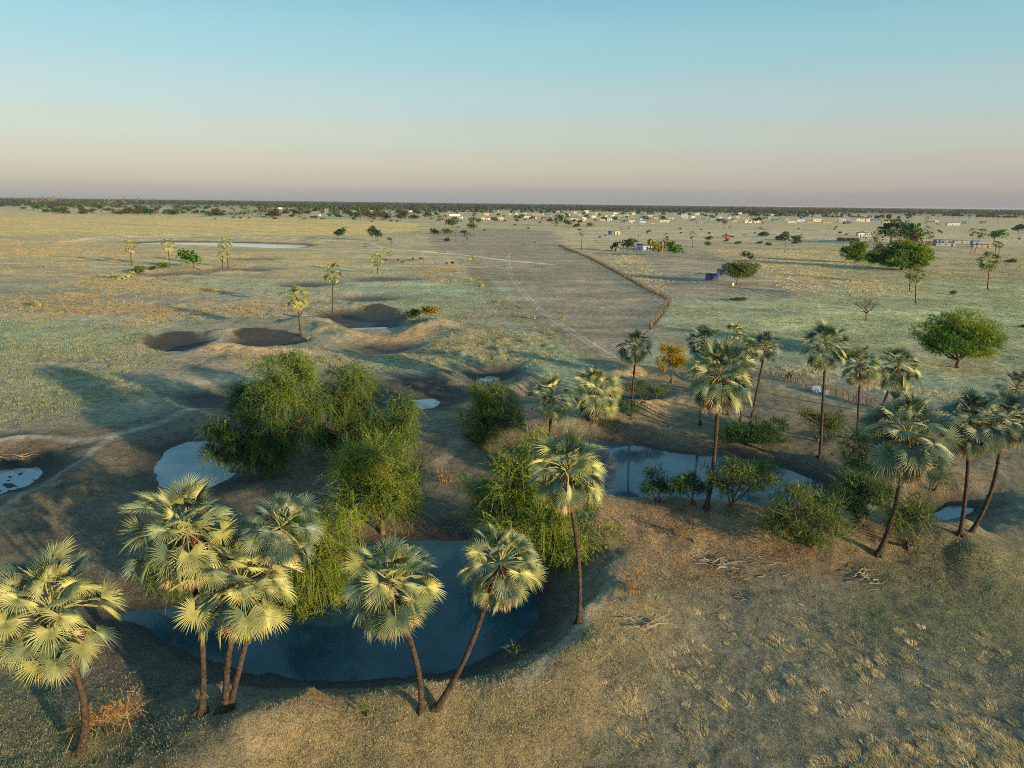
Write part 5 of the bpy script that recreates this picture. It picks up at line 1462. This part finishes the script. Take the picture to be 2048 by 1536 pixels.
# ------------------------------------------------------------------ cattle
def cow_mesh():
    P_ = [(0, 0, 1.02), (-.45, 0, 1.04), (-.80, 0, 1.05), (.40, 0, 1.00), (.78, 0, 1.06), (1.05, 0, .95), (1.28, 0, .62), (1.42, 0, .34), (-.90, 0, .75), (-.93, 0, .42)]
    R_ = [.36, .34, .26, .36, .25, .17, .15, .09, .05, .04]
    E = [(0, 1), (1, 2), (0, 3), (3, 4), (4, 5), (5, 6), (6, 7), (2, 8), (8, 9)]
    for x, z, root, bend in ((-.72, .98, 2, -.10), (.55, .92, 3, .03)):
        for s in (-1, 1):
            b = len(P_)
            P_ += [(x, s * .17, z - .28), (x + bend, s * .18, .48), (x, s * .18, .22), (x + .03, s * .18, .02)]
            R_ += [.15, .085, .06, .065]
            E += [(root, b), (b, b + 1), (b + 1, b + 2), (b + 2, b + 3)]
    for s in (-1, 1):
        b = len(P_); P_ += [(1.14, s * .14, .80), (1.10, s * .30, .84)]; R_ += [.05, .035]; E += [(5, b), (b, b + 1)]
    me = bpy.data.meshes.new('cow'); me.from_pydata(P_, E, [])
    me.materials.append(MAT['hide'])
    o = bpy.data.objects.new('cow', me)
    mo = o.modifiers.new('skin', 'SKIN'); mo.use_smooth_shade = True
    for i, r in enumerate(R_): me.skin_vertices[0].data[i].radius = (r, r)
    me.skin_vertices[0].data[0].use_root = True
    s = o.modifiers.new('sub', 'SUBSURF'); s.levels = 1; s.render_levels = 1
    return o
cow = cow_mesh()
COWS = [(842, 520.5, .3, 1.0, 'largest dark cow of the herd, side-on in the middle'), (826, 519, 1.3, .85, 'dark cow just left of the largest one'), (819, 521.5, 1.6, .6, 'small dark calf below and left of the pair in the middle'),
        (805, 527, 2.6, .8, 'dark cow grazing nearest on the left'), (796, 521, 1.2, .7, 'brown cow second from the left'), (771, 522, .4, .8, 'leftmost cow, beside the squat mound palm'),
        (870, 527, 1.5, .6, 'small dark calf right of the middle of the herd'), (893, 529, 1.2, .9, 'dark cow left of the rightmost pair'), (905, 528.5, 2.2, 1.0, 'rightmost dark cow grazing head down'),
        (729, 494, .2, .7, 'single far cow above the sandy track'), (1047, 489, .2, .8, 'lone cow on the bare corridor, nearer one'), (1070, 485, 3.0, .8, 'lone cow on the bare corridor, farther one')]
for i, (px, py, rz, s, lab) in enumerate(COWS):
    o = cow if i == 0 else cow.copy()
    COL.objects.link(o); g = G(px, py); o.location = tuple(g); o.rotation_euler = (0, 0, rz); o.scale = (s, s, s)
    tag(o, lab, 'cow', 'cattle grazing on the plain')

# ------------------------------------------------------------------ fallen sticks and dead wood
rs = np.random.default_rng(31)
def stick_mesh():
    m = MB(); p = np.cumsum(rs.normal(size=(4, 3)) * np.array([.05, .05, .02]) + np.array([.34, 0, 0]), 0) - np.array([.8, 0, 0]); p[:, 2] = np.abs(p[:, 2]) + .03
    m.tube(p, [.03, .028, .022, .012], 5); return m.mesh('fallen_stick', 'stick')
SM = [stick_mesh() for _ in range(6)]
areas = [((1380, 1620), (1095, 1160), 60), ((1640, 1900), (1120, 1180), 26), ((1270, 1500), (1040, 1110), 18), ((1300, 1700), (1180, 1280), 16)]
for (xa, xb), (ya, yb), n in areas:
    for k in range(n):
        x = xa + (xb - xa) * (rs.random() * .6 + rs.random() * .4); y = ya + (yb - ya) * rs.random()
        g = G(x, y); o = link(bpy.data.objects.new('fallen_stick', SM[k % 6]))
        o.location = tuple(g); s = .5 + rs.random() * .9; s *= .62; o.scale = (s, s, s); o.rotation_euler = (0, rs.normal() * .06, rs.normal() * .6 + .3)
        tag(o, 'bleached fallen stick lying on the brown mound', 'stick', 'fallen sticks on the brown mound')
def dead_wood(px, py, size, label, seed, n=22):
    rng = np.random.default_rng(seed); g = G(px, py); m = MB()
    for k in range(n):
        a = rng.normal() * .6 + (k % 2) * math.pi; L = size * (.3 + .7 * rng.random())
        s = rng.normal(size=3) * np.array([size * .25, size * .25, .03]); s[2] = abs(s[2]) + .05
        d = np.array([math.cos(a), math.sin(a), .12 + rng.random() * .2])
        m.tube([s, s + d * L * .5 + rng.normal(size=3) * .1, s + d * L * np.array([1, 1, .5])], [.045, .03, .012], 5)
    o = m.build('dead_branch', 'stick'); o.location = tuple(g); tag(o, label, 'branch')
dead_wood(1285, 1248, 1.9, 'grey fallen dead branch beside the path above the near bank', 1)
dead_wood(1432, 1128, 1.6, 'tangled pile of dead branches in the stick litter on the mound', 2, 26)
dead_wood(1725, 1155, 1.5, 'dark dead branch pile right on the lower mound', 3, 16)
dead_wood(30, 925, 2.6, 'dead branches lying in the pit at the left edge', 4, 26)

# ------------------------------------------------------------------ grass: nobody could count it
def grass_field(name, label, regions, mat, blades, seed):
    """regions: (pixel polygon, count, height, spread, lean)"""
    rng = np.random.default_rng(seed); Vs, Ts = [], []
    for poly, n, hg, sp, lean, bw in regions:
        w = np.array([P(a, b) for a, b in poly]); lo, hi = w.min(0), w.max(0)
        pts = np.zeros((0, 2))
        while len(pts) < n:
            q = lo + (hi - lo) * rng.random((n * 3, 2))
            # more tufts where the cover is thick
            c = fbm(q[:, 0], q[:, 1], max(sp * 14, 5), 3, 120)
            q = q[(poly_sd(q[:, 0], q[:, 1], [tuple(p) for p in w]) < -rng.random(len(q)) ** 2 * sp * 22 + sp * 3) & (c + rng.random(len(q)) * .5 > .12)]
            pts = np.concatenate([pts, q])
        pts = pts[:n]; z = terrain(pts[:, 0], pts[:, 1])
        for f in PONDS:                # none in the water or on the wet mud
            m = f.where(pts[:, 0], pts[:, 1])
            if m.any():
                d = f.dist(pts[m, 0], pts[m, 1]); ii = np.where(m)[0][d < f.bank * .55]; z[ii] = -99
        k_ = z > -50; pts, z = pts[k_], z[k_]; n2 = len(pts)
        sc = (.40 + 1.25 * rng.random(n2) ** 2)[:, None]
        a = rng.random((n2, blades)) * 6.28; rr = rng.random((n2, blades)) ** .7 * sp * sc
        bx = pts[:, 0:1] + np.cos(a) * rr * .5; by = pts[:, 1:2] + np.sin(a) * rr * .5
        h = hg * sc * (.6 + .7 * rng.random((n2, blades)))
        l0 = (lean[0] * (.4 + rng.random(n2)) + rng.normal(size=n2) * .22)[:, None]; l1 = (lean[1] + rng.normal(size=n2) * .28)[:, None]
        tx = bx + np.cos(a) * h * .6 + l0 * h; ty = by + np.sin(a) * h * .6 + l1 * h
        tz = z[:, None] + h * (.9 - .3 * rng.random((n2, blades)))
        an = rng.random((n2, blades)) * 3.14; wx = np.cos(an) * bw; wy = np.sin(an) * bw
        zz = np.repeat(z[:, None], blades, 1) - .04
        V = np.stack([np.stack([bx - wx, by - wy, zz], -1), np.stack([bx + wx, by + wy, zz], -1), np.stack([tx, ty, tz], -1)], 2).reshape(-1, 3)
        tn = np.repeat(np.clip(.5 + .3 * rng.normal(size=n2), 0, 1), blades * 3)
        Vs.append(V); Ts.append(tn)
    V = np.concatenate(Vs); me = make_mesh(name, V, np.arange(len(V)).reshape(-1, 3), None, mat, False, np.concatenate(Ts))
    o = link(bpy.data.objects.new(name, me)); tag(o, label, 'grass', None, 'stuff')

MAT['tuft'] = leaf_mat('straw_tuft', (.36, .34, .20), (.80, .66, .40), .3, .8, .35)
MAT['tuft_gold'] = leaf_mat('golden_tuft', (.26, .23, .12), (.50, .39, .20), .2, .8, .12)
MAT['tuft_green'] = leaf_mat('green_grass', (.17, .22, .12), (.44, .46, .26), .3, .8, .25)
MAT['litter'] = leaf_mat('brown_litter', (.17, .12, .075), (.46, .34, .22), .15, .9, .5)
grass_field('grass_tufts', 'pale straw grass tufts in the lower right corner', [
    ([(1250, 1250), (1500, 1200), (2100, 1300), (2200, 1620), (1150, 1620)], 250, .24, .55, (-.55, .25), .011),
    ([(1200, 1450), (1600, 1430), (2200, 1450), (2200, 1640), (1150, 1640)], 380, .26, .65, (-.55, .25), .011)], 'tuft', 90, 41)
grass_field('short_grass', 'short dry grass over the foreground', [
    ([(-150, 1400), (600, 1440), (1000, 1380), (1220, 1230), (1300, 1160), (2200, 1120), (2300, 1640), (-300, 1640)], 26000, .10, .22, (-.1, .1), .014),
    ([(0, 1250), (300, 1350), (450, 1480), (300, 1640), (-300, 1640), (-300, 1300)], 2500, .12, .25, (-.1, .1), .015)], 'tuft_green', 7, 42)
grass_field('dry_turf', 'dry trampled turf on the bank above the pond path', [
    ([(560, 1480), (850, 1400), (1080, 1380), (1220, 1250), (1290, 1180), (1340, 1260), (1290, 1420), (1200, 1600), (500, 1620)], 9000, .08, .2, (0, 0), .014)], 'tuft', 7, 43)
grass_field('leaf_litter', 'orange-brown litter on the mound by the right-hand pool', [
    ([(1180, 1030), (1400, 1040), (1700, 1080), (1990, 1120), (1960, 1150), (1700, 1160), (1450, 1190), (1260, 1200), (1180, 1110)], 7000, .11, .28, (0, 0), .018),
    ([(1185, 840), (1400, 860), (1560, 900), (1700, 960), (1500, 910), (1200, 885)], 2600, .22, .35, (0, 0), .02)], 'litter', 8, 44)
grass_field('plain_tussocks', 'small orange-lit tussocks covering the left plain', [
    ([(0, 600), (200, 545), (420, 560), (700, 580), (780, 610), (600, 620), (560, 640), (400, 645), (300, 655), (180, 660), (0, 640)], 8500, .26, 1.0, (-.1, .1), .05),
    ([(470, 710), (700, 690), (850, 690), (1000, 655), (1120, 690), (1060, 730), (900, 730), (760, 735), (500, 735)], 3600, .26, .8, (-.1, .1), .035),
    ([(820, 530), (950, 540), (960, 570), (850, 560)], 900, .35, 1.1, (0, 0), .07),
    ([(0, 505), (240, 500), (640, 505), (740, 530), (700, 560), (300, 545), (0, 560)], 5000, .25, 1.0, (0, 0), .06)], 'tuft_gold', 15, 45)
grass_field('green_tussocks', 'grey-green grass hummocks left of the pools', [
    ([(0, 640), (300, 660), (330, 770), (220, 815), (100, 850), (-60, 860)], 6500, .26, .55, (-.2, .1), .04),
    ([(500, 735), (1000, 655), (1230, 735), (1000, 745), (760, 745)], 3500, .22, .5, (-.1, .1), .04),
    ([(780, 560), (960, 560), (1060, 640), (1200, 730), (900, 700), (780, 640)], 5000, .24, .6, (-.1, .1), .05)], 'tuft_green', 9, 46)
grass_field('field_grass', 'pale grass streaks of the right field', [
    ([(1340, 610), (1580, 605), (1700, 560), (2100, 560), (2150, 720), (1900, 760), (1600, 720), (1340, 670)], 11000, .34, .7, (-.3, .1), .05),
    ([(1600, 505), (2100, 520), (2100, 565), (1700, 565)], 5000, .42, 1.0, (-.2, .1), .09)], 'tuft_green', 9, 47)
grass_field('field_stubble', 'yellow standing stalks round the ploughed field', [
    ([(1200, 505), (1260, 500), (1340, 560), (1320, 590), (1250, 550)], 1500, .55, .6, (0, 0), .05),
    ([(1420, 500), (1700, 500), (1720, 530), (1600, 590), (1480, 530)], 5500, .55, .8, (0, 0), .07),
    ([(1600, 540), (1760, 560), (1900, 590), (1640, 590)], 2600, .55, .7, (0, 0), .06),
    ([(1520, 740), (1620, 752), (1900, 810), (2060, 850), (2060, 820), (1900, 780), (1600, 730)], 1200, .5, .4, (0, 0), .03)], 'tuft', 8, 48)
grass_field('golden_grass', 'golden dry grass of the wide left plain', [
    ([(-100, 418), (400, 432), (820, 450), (900, 458), (700, 478), (400, 470), (-100, 474)], 15000, .30, 2.6, (0, 0), .16),
    ([(-100, 474), (250, 480), (230, 505), (0, 520), (-100, 520)], 3500, .3, 1.6, (0, 0), .10)], 'tuft_gold', 8, 49)

# ------------------------------------------------------------------ the air: thin dry-season dust haze
def haze():
    m = bpy.data.materials.new('dust_haze'); m.use_nodes = True
    n, l = m.node_tree.nodes, m.node_tree.links; n.clear()
    out = n.new('ShaderNodeOutputMaterial'); v = n.new('ShaderNodeVolumePrincipled')
    v.inputs['Density'].default_value = HAZE
    v.inputs['Color'].default_value = (.62, .66, .74, 1)
    v.inputs['Anisotropy'].default_value = .2
    l.new(v.outputs[0], out.inputs['Volume'])
    b = MB(); b.box((-99000, -99000, -8), (99000, 99000, 42))
    o = b.build('haze', m); tag(o, 'thin grey dust haze lying over the plain towards the horizon', 'haze', None, 'stuff')
HAZE = 3.4e-5
haze()
